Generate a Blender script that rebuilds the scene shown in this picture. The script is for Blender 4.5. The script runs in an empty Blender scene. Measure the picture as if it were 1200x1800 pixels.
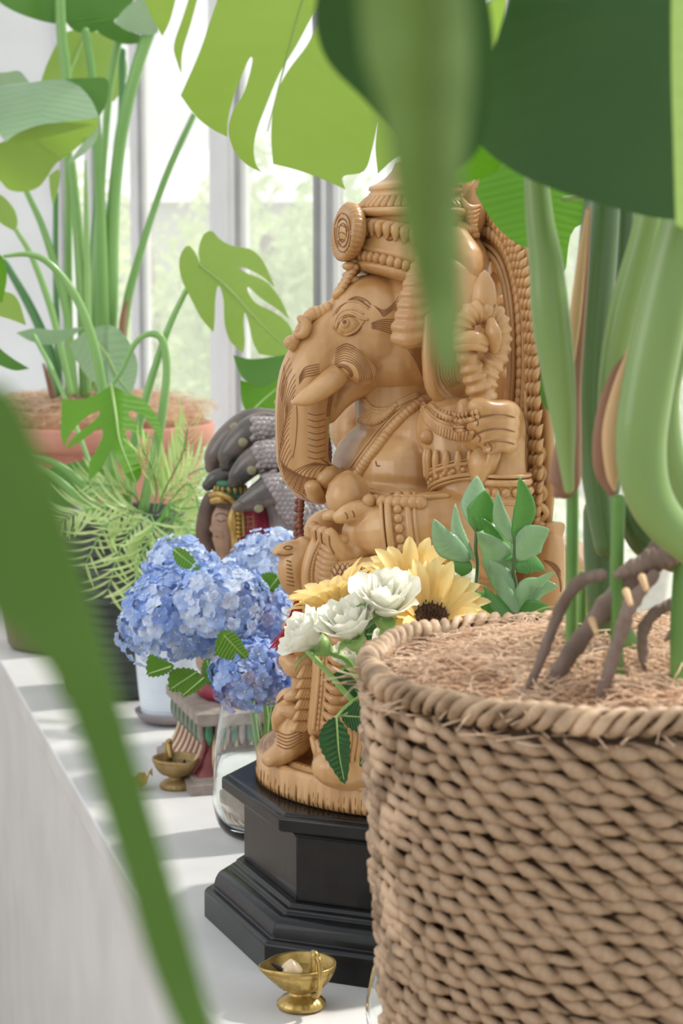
import bpy, bmesh, math, random
import numpy as np
from mathutils import Vector, Matrix, noise
from mathutils.bvhtree import BVHTree
from mathutils.geometry import delaunay_2d_cdt
random.seed(7)
SC = bpy.context.scene
COL = SC.collection
R = math.radians
# ------------------------------------------------------------------ camera, sky, sun, exposure
CAMZ, TH, F = 0.71, R(6.52), 3500.0
cam = bpy.data.cameras.new('camera'); co = bpy.data.objects.new('camera', cam); COL.objects.link(co)
co.location = (0, 0, CAMZ); co.rotation_euler = (R(90) - TH, 0, 0)
cam.sensor_fit = 'VERTICAL'; cam.sensor_height = 36; cam.lens = 70; cam.clip_start = .02; cam.clip_end = 200
cam.dof.use_dof = True; cam.dof.focus_distance = 2.0; cam.dof.aperture_fstop = 10
SC.camera = co
wd = bpy.data.worlds.new('sky'); SC.world = wd; wd.use_nodes = True
wn = wd.node_tree; wn.nodes.clear()
wo = wn.nodes.new('ShaderNodeOutputWorld'); wb = wn.nodes.new('ShaderNodeBackground')
wg = wn.nodes.new('ShaderNodeTexGradient'); wt = wn.nodes.new('ShaderNodeTexCoord'); wm = wn.nodes.new('ShaderNodeMapping')
wm.inputs['Rotation'].default_value = (0, R(90), 0)
wr = wn.nodes.new('ShaderNodeValToRGB')
wr.color_ramp.elements[0].position = 0.45; wr.color_ramp.elements[0].color = (.62, .60, .57, 1)
wr.color_ramp.elements[1].position = 0.6; wr.color_ramp.elements[1].color = (.93, .97, 1, 1)
wx = wn.nodes.new('ShaderNodeSeparateXYZ'); wmr = wn.nodes.new('ShaderNodeMapRange')
wmr.inputs['From Min'].default_value = -1; wmr.inputs['From Max'].default_value = 1
wn.links.new(wt.outputs['Generated'], wx.inputs[0]); wn.links.new(wx.outputs['Z'], wmr.inputs['Value'])
wn.links.new(wmr.outputs[0], wr.inputs[0]); wn.links.new(wr.outputs[0], wb.inputs[0]); wn.links.new(wb.outputs[0], wo.inputs[0])
wb.inputs[1].default_value = 0.95
sun = bpy.data.lights.new('sun', 'SUN'); so = bpy.data.objects.new('sun', sun); COL.objects.link(so)
sun.energy = 4.2; sun.angle = R(4); sun.color = (1, .96, .88)
so.rotation_euler = Vector((-.75, -.35, -1.0)).to_track_quat('-Z', 'Y').to_euler(); so.location = (2, 3, 4)
SC.view_settings.view_transform = 'Standard'; SC.view_settings.look = 'None'
SC.view_settings.gamma = 1; SC.view_settings.use_curve_mapping = False; SC.view_settings.exposure = 0.15

al = bpy.data.lights.new('room_light', 'AREA'); ao = bpy.data.objects.new('room_light', al); COL.objects.link(ao)
al.shape = 'RECTANGLE'; al.size = 2.2; al.size_y = 2.0; al.energy = 26; al.color = (1, .97, .93)   # the bright room side
ao.location = (-3.2, .6, 1.6); ao.rotation_euler = Vector((3.2, 1.4, -1.1)).to_track_quat('-Z', 'Y').to_euler()
# ------------------------------------------------------------------ placing helpers
CT, ST = math.cos(TH), math.sin(TH)
def rdir(px, py):
    x = (px - 600) / F; y = -(py - 900) / F
    return Vector((x, CT + y * ST, -ST + y * CT))
def P(px, py, D):                       # the point at forward distance D seen at a pixel
    d = rdir(px, py); return Vector((0, 0, CAMZ)) + d * (D / d.y)
def L(px, py, z=0):                     # the point at height z
    d = rdir(px, py); return Vector((0, 0, CAMZ)) + d * ((z - CAMZ) / d.z)
SCX, SCY = .108, 2.183                  # statue axis on the ledge
FW = Vector((-.927, -.375, 0)); LT = Vector((.375, -.927, 0)); SC0 = Vector((SCX, SCY, 0))
def S(px, py, v=0):                     # statue frame: point with lateral offset v
    d = rdir(px, py); o = Vector((0, 0, CAMZ))
    return o + d * ((v - (o - SC0).dot(LT)) / d.dot(LT))
def W(u, v, z): return SC0 + FW * u + LT * v + Vector((0, 0, z))
PX = 1 / 1555.0

# ------------------------------------------------------------------ mesh helpers
def cr(pts, n, closed=False):           # Catmull-Rom through rows of numbers
    p = np.array([[float(c) for c in q] for q in pts]); m = len(p)
    if m == 2: return np.array([p[0] + (p[1] - p[0]) * i / (n - 1) for i in range(n)])
    out = []
    segs = m if closed else m - 1
    for i in range(n):
        t = i * segs / (n if closed else n - 1); k = min(int(t), segs - 1); t -= k
        if closed: a, b, c, d = p[(k - 1) % m], p[k % m], p[(k + 1) % m], p[(k + 2) % m]
        else:
            b, c = p[k], p[k + 1]; a = p[k - 1] if k > 0 else 2 * b - c; d = p[k + 2] if k + 2 < m else 2 * c - b
        out.append(.5 * ((2 * b) + (c - a) * t + (2 * a - 5 * b + 4 * c - d) * t * t + (3 * b - a - 3 * c + d) * t ** 3))
    return np.array(out)
def frames(p, ref=None):
    t = np.gradient(p, axis=0); t /= np.linalg.norm(t, axis=1)[:, None] + 1e-12
    r = np.array(ref if ref is not None else (0, 0, 1.0), float)
    if abs(t[0].dot(r)) > .95: r = np.array((1.0, 0, 0)) if ref is None else r + np.array((.3, .2, .1))
    A = []; 
    a = r - t[0] * t[0].dot(r); a /= np.linalg.norm(a)
    for k in t:
        a = a - k * k.dot(a); a /= np.linalg.norm(a) + 1e-12; A.append(a.copy())
    A = np.array(A); B = np.cross(t, A); return t, A, B
class G:
    def __init__(s): s.v = []; s.f = []; s.n = 0; s.uv = []
    def add(s, v, f):
        v = np.asarray(v, float).reshape(-1, 3); s.v.append(v); o = s.n
        s.f.extend([tuple(i + o for i in q) for q in f]); s.n += len(v); return s
    def grid(s, g, close_u=False, close_v=False):
        g = np.asarray(g); m, n = g.shape[:2]; f = []
        for i in range(m if close_u else m - 1):
            i2 = (i + 1) % m
            for j in range(n if close_v else n - 1):
                j2 = (j + 1) % n; f.append((i * n + j, i * n + j2, i2 * n + j2, i2 * n + j))
        return s.add(g.reshape(-1, 3), f)
    def rings(s, g, cap=True):
        g = np.asarray(g); m, n = g.shape[:2]; s.grid(g, close_v=True)
        if cap:
            o = s.n - m * n
            s.f.append(tuple(o + j for j in range(n))[::-1]); s.f.append(tuple(o + (m - 1) * n + j for j in range(n)))
        return s
    def tube(s, pts, rad, n=10, N=None, ref=None, round_=True, disp=None, flat=1.0):
        pts = [tuple(q) for q in pts]
        rad = rad if hasattr(rad, '__len__') else [rad] * len(pts)
        q = [tuple(a) + ((b, b * flat) if not hasattr(b, '__len__') else tuple(b)) for a, b in zip(pts, rad)]
        N = N or max(2, len(pts) * 4 if len(pts) > 2 else 2)
        c = cr(q, N); p = c[:, :3]; ra = np.maximum(c[:, 3], 1e-5); rb = np.maximum(c[:, 4], 1e-5)
        t, A, B = frames(p, ref)
        if round_:
            def cap(i, sg):
                o = []
                for a in (60, 30) if sg < 0 else (30, 60):
                    k = math.cos(R(a)); h = math.sin(R(a)) * min(ra[i], rb[i]) * sg
                    o.append((p[i] + t[i] * h, t[i], A[i], B[i], ra[i] * k, rb[i] * k))
                return o
            rows = cap(0, -1) + [(p[i], t[i], A[i], B[i], ra[i], rb[i]) for i in range(N)] + cap(-1, 1)
        else: rows = [(p[i], t[i], A[i], B[i], ra[i], rb[i]) for i in range(N)]
        g = []
        for i, (c0, tt, a, b, r1, r2) in enumerate(rows):
            ring = []
            for j in range(n):
                th = 2 * math.pi * j / n; k = disp(i / (len(rows) - 1), th) if disp else 1
                ring.append(c0 + a * math.cos(th) * r1 * k + b * math.sin(th) * r2 * k)
            g.append(ring)
        return s.rings(g)
    def ell(s, c, r, n=12, m=8, rot=None):
        r = r if hasattr(r, '__len__') else (r, r, r); g = []
        for i in range(m + 1):
            a = math.pi * (i + .02) / (m + .04) ; ring = []
            for j in range(n):
                b = 2 * math.pi * j / n
                q = Vector((math.sin(a) * math.cos(b) * r[0], math.sin(a) * math.sin(b) * r[1], -math.cos(a) * r[2]))
                if rot is not None: q = rot @ q
                ring.append(tuple(Vector(c) + q))
            g.append(ring)
        return s.rings(g)
    def sell(s, px, py, v, ru, rv, rz, n=20, m=14, tilt=0):      # ellipsoid in the statue frame
        M = Matrix((FW, LT, (0, 0, 1))).transposed() @ Matrix.Rotation(R(tilt), 3, 'Y')
        return s.ell(S(px, py, v), (ru, rv, rz), n, m, M)
    def lathe(s, prof, c=(0, 0, 0), n=32, M=None, disp=None, cap=True):
        g = []
        for i, (r, z) in enumerate(prof):
            ring = []
            for j in range(n):
                th = 2 * math.pi * j / n; k = disp(i, th, z) if disp else 0
                q = Vector(((r + k) * math.cos(th), (r + k) * math.sin(th), z))
                if M is not None: q = M @ q
                ring.append(tuple(q + Vector(c)))
            g.append(ring)
        return s.rings(g, cap)
    def box(s, c, h, M=None):
        v = []
        for x in (-1, 1):
            for y in (-1, 1):
                for z in (-1, 1):
                    q = Vector((x * h[0], y * h[1], z * h[2]))
                    if M is not None: q = M @ q
                    v.append(tuple(q + Vector(c)))
        return s.add(v, [(0, 1, 3, 2), (4, 6, 7, 5), (0, 4, 5, 1), (2, 3, 7, 6), (0, 2, 6, 4), (1, 5, 7, 3)])
    def mesh(s, name, m=None, smooth=True, uv=None):
        me = bpy.data.meshes.new(name)
        v = np.concatenate(s.v) if s.v else np.zeros((0, 3))
        me.from_pydata(v.tolist(), [], s.f); me.update()
        if smooth: me.polygons.foreach_set('use_smooth', [True] * len(me.polygons))
        if m: me.materials.append(m)
        if uv is not None:
            l = me.uv_layers.new(name='UVMap'); uv = np.asarray(uv)
            li = np.zeros(len(me.loops), int); me.loops.foreach_get('vertex_index', li)
            l.data.foreach_set('uv', uv[li].ravel())
        return me
    def obj(s, name, m, parent=None, smooth=True, label=None, kind=None, uv=None, sharp=None):
        me = s.mesh(name, m, smooth, uv)
        if sharp: me.set_sharp_from_angle(angle=R(sharp))
        return link(name, me, parent, label, kind)
def wpos(o):
    p = Vector((0, 0, 0))
    while o: p += o.location; o = o.parent
    return p
def link(name, me, parent=None, label=None, kind=None, M=None):
    o = bpy.data.objects.new(name, me); COL.objects.link(o)
    if parent: o.parent = parent
    off = -wpos(parent) if parent else Vector((0, 0, 0))
    if M is None: o.location = off
    else: o.matrix_local = Matrix.Translation(off) @ M
    if label: o['label'] = label
    if kind: o['kind'] = kind
    return o
def thing(name, label, cat, loc, group=None):
    o = bpy.data.objects.new(name, None); COL.objects.link(o); o.location = loc; o.empty_display_size = .02
    o['label'] = label; o['category'] = cat
    if group: o['group'] = group
    return o
def tag(o, label, cat, group=None, kind=None):
    o['label'] = label; o['category'] = cat
    if group: o['group'] = group
    if kind: o['kind'] = kind
    return o
def bake(o):                             # apply the modifiers
    bpy.context.view_layer.update()
    me = bpy.data.meshes.new_from_object(o.evaluated_get(bpy.context.evaluated_depsgraph_get()))
    o.modifiers.clear(); old = o.data; o.data = me; bpy.data.meshes.remove(old)
    me.polygons.foreach_set('use_smooth', [True] * len(me.polygons)); me.update(); return o
def fuse(o, vox=.0025, it=4):
    m = o.modifiers.new('r', 'REMESH'); m.mode = 'VOXEL'; m.voxel_size = vox; m.use_smooth_shade = True
    s = o.modifiers.new('s', 'SMOOTH'); s.factor = .5; s.iterations = it
    return bake(o)
def bvh_of(obs):
    v = []; f = []
    for o in obs:
        k = len(v); M = o.matrix_world if False else Matrix.Translation(wpos(o))
        v += [M @ x.co for x in o.data.vertices]; f += [tuple(i + k for i in p.vertices) for p in o.data.polygons]
    return BVHTree.FromPolygons(v, f)
def hit(b, px, py):
    d = rdir(px, py).normalized(); return b.ray_cast(Vector((0, 0, CAMZ)), d)
def strokes(b, g, curves, r=.0007, N=None, off=0.0, n=5):   # lines laid on a carved surface
    for c in curves:
        rr = r
        if isinstance(c, dict): rr = c['r']; c = c['p']
        pts = cr(c, N or max(6, 4 * len(c))); w = []
        for q in pts:
            h = hit(b, q[0], q[1])
            if h[0] is not None: w.append(h[0] + h[1] * off)
        run = [w[0]] if w else []
        for q in w[1:]:
            if (q - run[-1]).length < .02: run.append(q)
            else:
                if len(run) > 3: g.tube(run, [rr * .4] + [rr] * (len(run) - 2) + [rr * .4], n, N=len(run), round_=False)
                run = [q]
        if len(run) > 3: g.tube(run, [rr * .4] + [rr] * (len(run) - 2) + [rr * .4], n, N=len(run), round_=False)

# ------------------------------------------------------------------ materials
def newmat(name):
    m = bpy.data.materials.new(name); m.use_nodes = True; nt = m.node_tree
    return m, nt, nt.nodes['Principled BSDF']
def ramp(nt, a, b, p0=.35, p1=.65):
    r = nt.nodes.new('ShaderNodeValToRGB'); e = r.color_ramp.elements
    e[0].position = p0; e[0].color = (*a, 1); e[1].position = p1; e[1].color = (*b, 1); return r
def mat(name, a, b=None, scale=20, rough=.5, bump=0, bscale=None, spec=.5, metal=0, stretch=(1, 1, 1), coat=0, trans=0, wave=None, sss=0, bdist=.001):
    m, nt, bs = newmat(name); b = b or a; N = nt.nodes; K = nt.links
    tc = N.new('ShaderNodeTexCoord'); mp = N.new('ShaderNodeMapping'); mp.inputs['Scale'].default_value = stretch
    K.new(tc.outputs['Object'], mp.inputs[0])
    nz = N.new('ShaderNodeTexNoise'); nz.inputs['Scale'].default_value = scale; nz.inputs['Detail'].default_value = 5
    K.new(mp.outputs[0], nz.inputs[0]); r = ramp(nt, a, b); K.new(nz.outputs[0], r.inputs[0])
    K.new(r.outputs[0], bs.inputs['Base Color'])
    bs.inputs['Roughness'].default_value = rough; bs.inputs['Specular IOR Level'].default_value = spec
    bs.inputs['Metallic'].default_value = metal; bs.inputs['Coat Weight'].default_value = coat
    if bump:
        n2 = N.new('ShaderNodeTexNoise'); n2.inputs['Scale'].default_value = bscale or scale * 4; n2.inputs['Detail'].default_value = 4
        K.new(mp.outputs[0], n2.inputs[0]); bp = N.new('ShaderNodeBump'); bp.inputs['Strength'].default_value = bump; bp.inputs['Distance'].default_value = bdist
        K.new(n2.outputs[0], bp.inputs['Height']); K.new(bp.outputs[0], bs.inputs['Normal'])
    if trans:
        t = N.new('ShaderNodeBsdfTranslucent'); mx = N.new('ShaderNodeMixShader'); mx.inputs[0].default_value = trans
        K.new(r.outputs[0], t.inputs[0]); K.new(bs.outputs[0], mx.inputs[1]); K.new(t.outputs[0], mx.inputs[2])
        K.new(mx.outputs[0], N['Material Output'].inputs[0])
    return m
def leafmat(name, a, b, tr=.45, tcol=None, rough=.38, veins=60, vb=.25, vc=.03):
    m, nt, bs = newmat(name); N = nt.nodes; K = nt.links
    uv = N.new('ShaderNodeUVMap'); sp = N.new('ShaderNodeSeparateXYZ'); K.new(uv.outputs[0], sp.inputs[0])
    nz = N.new('ShaderNodeTexNoise'); nz.inputs['Scale'].default_value = 6; tc = N.new('ShaderNodeTexCoord'); K.new(tc.outputs['Object'], nz.inputs[0])
    # lateral veins: sin(veins*(v - .6|u|))
    ab = N.new('ShaderNodeMath'); ab.operation = 'ABSOLUTE'; K.new(sp.outputs[0], ab.inputs[0])
    ma = N.new('ShaderNodeMath'); ma.operation = 'MULTIPLY_ADD'; K.new(ab.outputs[0], ma.inputs[0]); ma.inputs[1].default_value = -.35; K.new(sp.outputs[1], ma.inputs[2])
    mu = N.new('ShaderNodeMath'); mu.operation = 'MULTIPLY'; K.new(ma.outputs[0], mu.inputs[0]); mu.inputs[1].default_value = veins
    si = N.new('ShaderNodeMath'); si.operation = 'SINE'; K.new(mu.outputs[0], si.inputs[0])
    r = ramp(nt, a, b, .3, .7); ad = N.new('ShaderNodeMath'); ad.operation = 'MULTIPLY_ADD'; K.new(si.outputs[0], ad.inputs[0]); ad.inputs[1].default_value = vc; K.new(nz.outputs[0], ad.inputs[2])
    K.new(ad.outputs[0], r.inputs[0]); K.new(r.outputs[0], bs.inputs['Base Color'])
    bp = N.new('ShaderNodeBump'); bp.inputs['Strength'].default_value = vb; bp.inputs['Distance'].default_value = .001
    K.new(si.outputs[0], bp.inputs['Height']); K.new(bp.outputs[0], bs.inputs['Normal'])
    bs.inputs['Roughness'].default_value = rough
    t = N.new('ShaderNodeBsdfTranslucent'); mx = N.new('ShaderNodeMixShader'); mx.inputs[0].default_value = tr
    t.inputs[0].default_value = (*(tcol or b), 1)
    K.new(bs.outputs[0], mx.inputs[1]); K.new(t.outputs[0], mx.inputs[2]); K.new(mx.outputs[0], N['Material Output'].inputs[0])
    return m
def glassmat(name, haze=.1, tint=(1, 1, 1)):     # window pane: clear sheet, white veil mixed in for the bright washed-out view
    m, nt, bs = newmat(name); N = nt.nodes; K = nt.links; N.remove(bs)
    tr = N.new('ShaderNodeBsdfTransparent'); tr.inputs[0].default_value = (*tint, 1)
    gl = N.new('ShaderNodeBsdfGlossy'); gl.inputs['Roughness'].default_value = .05
    m1 = N.new('ShaderNodeMixShader'); m1.inputs[0].default_value = .05; K.new(tr.outputs[0], m1.inputs[1]); K.new(gl.outputs[0], m1.inputs[2])
    tl = N.new('ShaderNodeBsdfTranslucent'); m2 = N.new('ShaderNodeMixShader'); m2.inputs[0].default_value = haze
    K.new(m1.outputs[0], m2.inputs[1]); K.new(tl.outputs[0], m2.inputs[2]); K.new(m2.outputs[0], N['Material Output'].inputs[0])
    return m

# ------------------------------------------------------------------ the setting
m_white = mat('white_paint', (.60, .59, .58), (.68, .67, .66), 6, .42, .15, 60)
m_wall = mat('wall_plaster', (.72, .73, .75), (.80, .81, .83), 3, .8, .2, 40)
m_frame = mat('window_frame_paint', (.76, .76, .76), (.82, .82, .83), 8, .4)
m_gasket = mat('frame_gasket', (.28, .28, .29), (.34, .34, .35), 8, .5)
m_floor = mat('floor_boards', (.30, .24, .19), (.40, .33, .27), 5, .5)
m_glass = glassmat('window_glass', .17)
SL = -.28                                        # the ledge and the window wall run along (SL, 1)
DIR = Vector((SL, 1, 0)).normalized(); NRM = Vector((DIR.y, -DIR.x, 0))   # NRM points out through the window
E0 = L(185, 1478)                                # a point on the front edge of the ledge
def along(D, n=0, z=0):                          # D = forward distance on the front edge line, n = metres towards the window
    e = Vector((E0.x + SL * (D - E0.y), D, 0)); return e + NRM * n + Vector((0, 0, z))
WN = (Vector((1.12 - .28 * 3, 3, 0)) - along(3)).dot(NRM)   # width of the ledge
def slab(name, D0, D1, n0, n1, z0, z1, m, **k):
    g = G(); a, b, c, d = along(D0, n0), along(D0, n1), along(D1, n1), along(D1, n0)
    g.add([(*q.xy, z) for z in (z0, z1) for q in (a, b, c, d)], [(3, 2, 1, 0), (4, 5, 6, 7), (0, 1, 5, 4), (1, 2, 6, 5), (2, 3, 7, 6), (3, 0, 4, 7)])
    return g
def st(o): o['kind'] = 'structure'; return o
DB, DE = .9, 8.0
o = st(slab('', DB, DE, 0, WN, -.035, 0, 0).obj('trim_1', m_white, smooth=False)); o['label'] = 'white painted window ledge under pots and statues'
bv = o.modifiers.new('b', 'BEVEL'); bv.width = .004; bv.segments = 3
st(slab('', DB, DE, .012, .03, -.9, -.0352, 0).obj('wall_front', m_white, smooth=False))
st(slab('', -3, 12, -3.2, .012, -.92, -.9, 0).obj('floor', m_floor, smooth=False))
st(slab('', DE, DE + .1, -3.2, WN + .1, -.9, 3.0, 0).obj('wall_left', m_wall, smooth=False))
st(slab('', DB, DE, WN, WN + .09, -.9, .06, 0).obj('wall_right', m_wall, smooth=False))
# windows: posts at the distances read off the photograph, a sill and a head rail
posts = [(2.0, .05), (3.03, .07), (4.05, .022), (4.98, .2), (6.25, .035), (7.2, .05), (8.0, .05)]
ZT = 2.3
for i, (d, w) in enumerate(posts):
    st(slab('', d - w / 2, d + w / 2, WN + .01, WN + .07, .06, ZT, 0).obj('trim_%d' % (i + 2), m_frame if i != 2 else m_gasket, smooth=False))
k = 0
for (a, wa), (b, wb_) in zip(posts[:-1], posts[1:]):
    k += 1
    root = thing('window_%d' % k, 'window', 'window', along((a + b) / 2, WN + .04, .06)); del root['category']; del root['label']; root['kind'] = 'structure'
    a1, b1 = a + wa / 2, b - wb_ / 2; f = .028
    g = slab('', a1, b1, WN + .015, WN + .06, .06, .105, 0); g.obj('bottom_rail', m_frame, root, smooth=False)
    g = slab('', a1, b1, WN + .015, WN + .06, ZT - .06, ZT, 0); g.obj('top_rail', m_frame, root, smooth=False)
    for q in ((a1, a1 + f), (b1 - f, b1)):
        slab('', *q, WN + .02, WN + .055, .105, ZT - .06, 0).obj('stile', m_frame, root, smooth=False)
    for q in ((a1 + f, a1 + f + .005), (b1 - f - .005, b1 - f)):
        slab('', *q, WN + .025, WN + .05, .105, ZT - .06, 0).obj('gasket', m_gasket, root, smooth=False)
    slab('', a1 + f, b1 - f, WN + .036, WN + .040, .105, ZT - .06, 0).obj('pane', m_glass, root, smooth=False)
st(slab('', 1.9, DE, WN, WN + .09, ZT, 3.0, 0).obj('wall_back', m_wall, smooth=False))
# ------------------------------------------------------------------ black octagonal pedestal
m_black = mat('black_lacquer', (.006, .006, .007), (.012, .012, .013), 30, .34, .08, 160, spec=.22, coat=.22)
def octa(prof, c, rot, n=8):
    g = []
    for a, z in prof:                     # a = apothem
        rr = a / math.cos(math.pi / n)
        g.append([(c[0] + rr * math.cos(rot + (j + .5) * 2 * math.pi / n), c[1] + rr * math.sin(rot + (j + .5) * 2 * math.pi / n), z) for j in range(n)])
    return g
A0 = .243
ped = thing('pedestal', 'black lacquered octagonal wooden plinth with stepped mouldings under the large carved elephant-headed statue', 'plinth', (SCX, SCY, 0))
rot8 = math.atan2(FW.y, FW.x)
def octpart(name, prof):
    o = G().rings(octa(prof, (SCX, SCY), rot8)).obj(name, m_black, ped, sharp=25)
    b = o.modifiers.new('b', 'BEVEL'); b.width = .0012; b.segments = 2; b.limit_method = 'ANGLE'; b.angle_limit = R(35); return o
ov = [(A0 - .010 - .014 * (1 - math.cos(R(t))), .034 + .022 * math.sin(R(t))) for t in range(0, 91, 15)]
octpart('base_moulding', [(A0, .0), (A0, .030), (A0 - .003, .034)] + ov + [(A0 - .027, .056), (A0 - .028, .061), (A0 - .033, .063), (A0 - .034, .067), (A0 - .05, .067)])
octpart('column', [(A0 - .042, .0665), (A0 - .042, .139)])
cv = [(A0 - .040 + .018 * (1 - math.cos(R(t))), .136 + .010 * math.sin(R(t))) for t in range(0, 91, 15)]
octpart('top_moulding', cv + [(A0 - .019, .148), (A0 - .019, .160), (A0 - .021, .162), (A0 - .026, .162), (A0 - .028, .165), (A0 - .04, .165)])
ZP = .1651
# ------------------------------------------------------------------ carved elephant-headed statue
def woodmat(name, a, b, c):
    m, nt, bs = newmat(name); N = nt.nodes; K = nt.links
    tc = N.new('ShaderNodeTexCoord'); mp = N.new('ShaderNodeMapping'); mp.inputs['Scale'].default_value = (1, 1, .18); K.new(tc.outputs['Object'], mp.inputs[0])
    n1 = N.new('ShaderNodeTexNoise'); n1.inputs['Scale'].default_value = 26; n1.inputs['Detail'].default_value = 6; n1.inputs['Distortion'].default_value = .6; K.new(mp.outputs[0], n1.inputs[0])
    n2 = N.new('ShaderNodeTexNoise'); n2.inputs['Scale'].default_value = 9; n2.inputs['Detail'].default_value = 3; K.new(tc.outputs['Object'], n2.inputs[0])
    r1 = ramp(nt, a, b, .35, .62); K.new(n1.outputs[0], r1.inputs[0])
    r2 = ramp(nt, (0, 0, 0), (1, 1, 1), .45, .75); K.new(n2.outputs[0], r2.inputs[0])
    mx = N.new('ShaderNodeMix'); mx.data_type = 'RGBA'; mx.inputs[7].default_value = (*c, 1)
    ml = N.new('ShaderNodeMath'); ml.operation = 'MULTIPLY'; ml.inputs[1].default_value = .55; K.new(r2.outputs[0], ml.inputs[0])
    K.new(ml.outputs[0], mx.inputs[0]); K.new(r1.outputs[0], mx.inputs[6]); K.new(mx.outputs[2], bs.inputs['Base Color'])
    n3 = N.new('ShaderNodeTexNoise'); n3.inputs['Scale'].default_value = 120; K.new(mp.outputs[0], n3.inputs[0])
    bp = N.new('ShaderNodeBump'); bp.inputs['Strength'].default_value = .25; bp.inputs['Distance'].default_value = .0006; K.new(n3.outputs[0], bp.inputs['Height']); K.new(bp.outputs[0], bs.inputs['Normal'])
    bs.inputs['Roughness'].default_value = .33; bs.inputs['Coat Weight'].default_value = .3; bs.inputs['Coat Roughness'].default_value = .2
    return m
m_wood = woodmat('carved_wood', (.45, .235, .085), (.64, .385, .17), (.36, .165, .05))
m_cut = mat('stain_and_shade_cut', (.22, .09, .03), (.29, .13, .045), 40, .6)  # one dark colour for wax stain and the shade inside carved grooves
sta = thing('elephant_headed_statue', 'large carved brown wooden elephant-headed deity with crown and curled trunk on the black plinth', 'statue', (SCX, SCY, ZP))
def sp(name, g, vox=None, it=4, label=None, m=None):
    o = g.obj(name, m or m_wood, sta, label=label)
    if vox: fuse(o, vox, it)
    return o
# base disc with fluted lower edge
def fl(i, th, z):
    return -.0022 * max(0, math.sin(th * 120)) ** .5 if i in (2, 3) else (-.0012 * max(0, math.sin(th * 120)) if i == 4 else 0)
RB = .203
g = G().lathe([(RB - .008, ZP), (RB - .003, ZP + .001), (RB, ZP + .003), (RB + .001, ZP + .009), (RB, ZP + .016), (RB, ZP + .03), (RB - .002, ZP + .034), (RB - .007, ZP + .0355),
               (RB - .008, ZP + .034), (RB - .011, ZP + .034), (RB - .012, ZP + .037), (RB - .02, ZP + .037), (RB - .021, ZP + .0355), (.10, ZP + .0355)], (SCX, SCY, 0), 960, disp=fl)
sp('base_disc', g)
ZB = ZP + .0355
bd = G()
for i in range(150):
    t = 2 * math.pi * i / 150; M = Matrix.Rotation(t, 3, 'Z')
    bd.box(Vector((SCX, SCY, ZB + .0016)) + M @ Vector((RB - .0165, 0, 0)), (.0028, .0034, .0012), M)
bd2 = G()
qq = random.Random(2)
for i in range(190):
    t = 2 * math.pi * i / 190; M = Matrix.Rotation(t, 3, 'Z'); h_ = qq.uniform(.010, .019)
    bd2.tube([Vector((SCX, SCY, ZP + .002)) + M @ Vector((RB + .0002, 0, 0)), Vector((SCX, SCY, ZP + .002 + h_)) + M @ Vector((RB + .0002, 0, 0))], [.0011, .0002], 5, round_=False)
sp('rim_cut_shade', bd2, m=m_cut)['kind'] = 'stuff'  # dark wedges: the shade of the rim's narrow cuts put into colour
sp('border_blocks', bd).data.set_sharp_from_angle(angle=R(30))
# throne behind and below the figure
def thr(i, th, z): return .004 * abs(math.sin(th * 11)) * (1 if 1 < i < 6 else .2)
g = G().lathe([(.12, ZB - .001), (.125, ZB + .01), (.118, ZB + .03), (.10, ZB + .06), (.095, ZB + .11), (.10, ZB + .16), (.125, ZB + .19), (.135, ZB + .21), (.13, ZB + .225), (.06, ZB + .23)],
              W(-.03, .0, 0), 132, disp=thr)
sp('throne', g)
# ---- body, arms and hands as one surface
b = G()
b.sell(700, 822, 0, .068, .097, .058); b.sell(722, 768, 0, .056, .088, .052); b.sell(690, 872, .0, .075, .11, .035)
b.tube([S(695, 640), S(705, 735)], [.046, .05], 16)
for s_ in (1, -1):
    dx = 0 if s_ > 0 else -155
    b.sell(790 + dx, 755, .105 * s_, .036, .036, .036)
    b.tube([S(792 + dx, 755, .112 * s_), S(806 + dx, 825, .13 * s_), S(835 + dx, 905, .148 * s_)], [.033, .030, .032], 16)
# near forearm and offering hand
b.tube([S(850, 928, .148), S(775, 926, .15), S(705, 930, .135), S(668, 934, .118)], [(.037, .037), (.037, .036), (.034, .033), (.029, .030)], 18)
b.sell(645, 942, .105, .028, .019, .030); b.sell(668, 932, .112, .022, .022, .029)
b.tube([S(665, 908, .118), S(637, 899, .118), S(612, 903, .116), S(596, 909, .112)], [.014, .0125, .0105, .0075], 12)
for k, (vv, dx, dy) in enumerate(((.112, 0, 0), (.094, -12, -3), (.076, -22, -6), (.060, -30, -12))):
    b.tube([S(650 + dx, 968 + dy, vv), S(615 + dx, 978 + dy, vv), S(592 + dx, 962 + dy, vv), S(580 + dx, 938 + dy, vv)], [.013, .0105, .0095, .007], 12)
# far forearm resting mirrored
b.tube([S(700, 920, -.148), S(640, 925, -.14), S(590, 930, -.11)], [.035, .034, .028], 14); b.sell(575, 935, -.10, .028, .02, .026)
# raised rear arm, wrist, palm, fingers
b.tube([S(815, 790, .10), S(850, 960, .15), S(872, 950, .165), S(886, 880, .165), S(888, 820, .162), S(886, 780, .16)], [.02, .03, .033, .027, .021, .022], 16)
b.sell(896, 762, .150, .017, .016, .034); b.sell(898, 752, .148, .013, .016, .024)
for y0, xt, yt, rr in ((731, 826, 716, .0122), (750, 827, 748, .0118), (769, 834, 772, .0112), (790, 853, 788, .010)):
    b.tube([S(904, y0 + 6, .155), S(893, y0 - 9, .182), S(862, y0 - 9, .194), S(xt + 12, yt - 2, .190), S(xt, yt + 2, .182)], [rr*.8, rr * .9, rr*.9, rr * .78, rr * .42], 12)
b.tube([S(880, 800, .15), S(842, 780, .155), S(822, 745, .158), S(818, 715, .158)], [.014, .013, .012, .010], 12)
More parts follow.
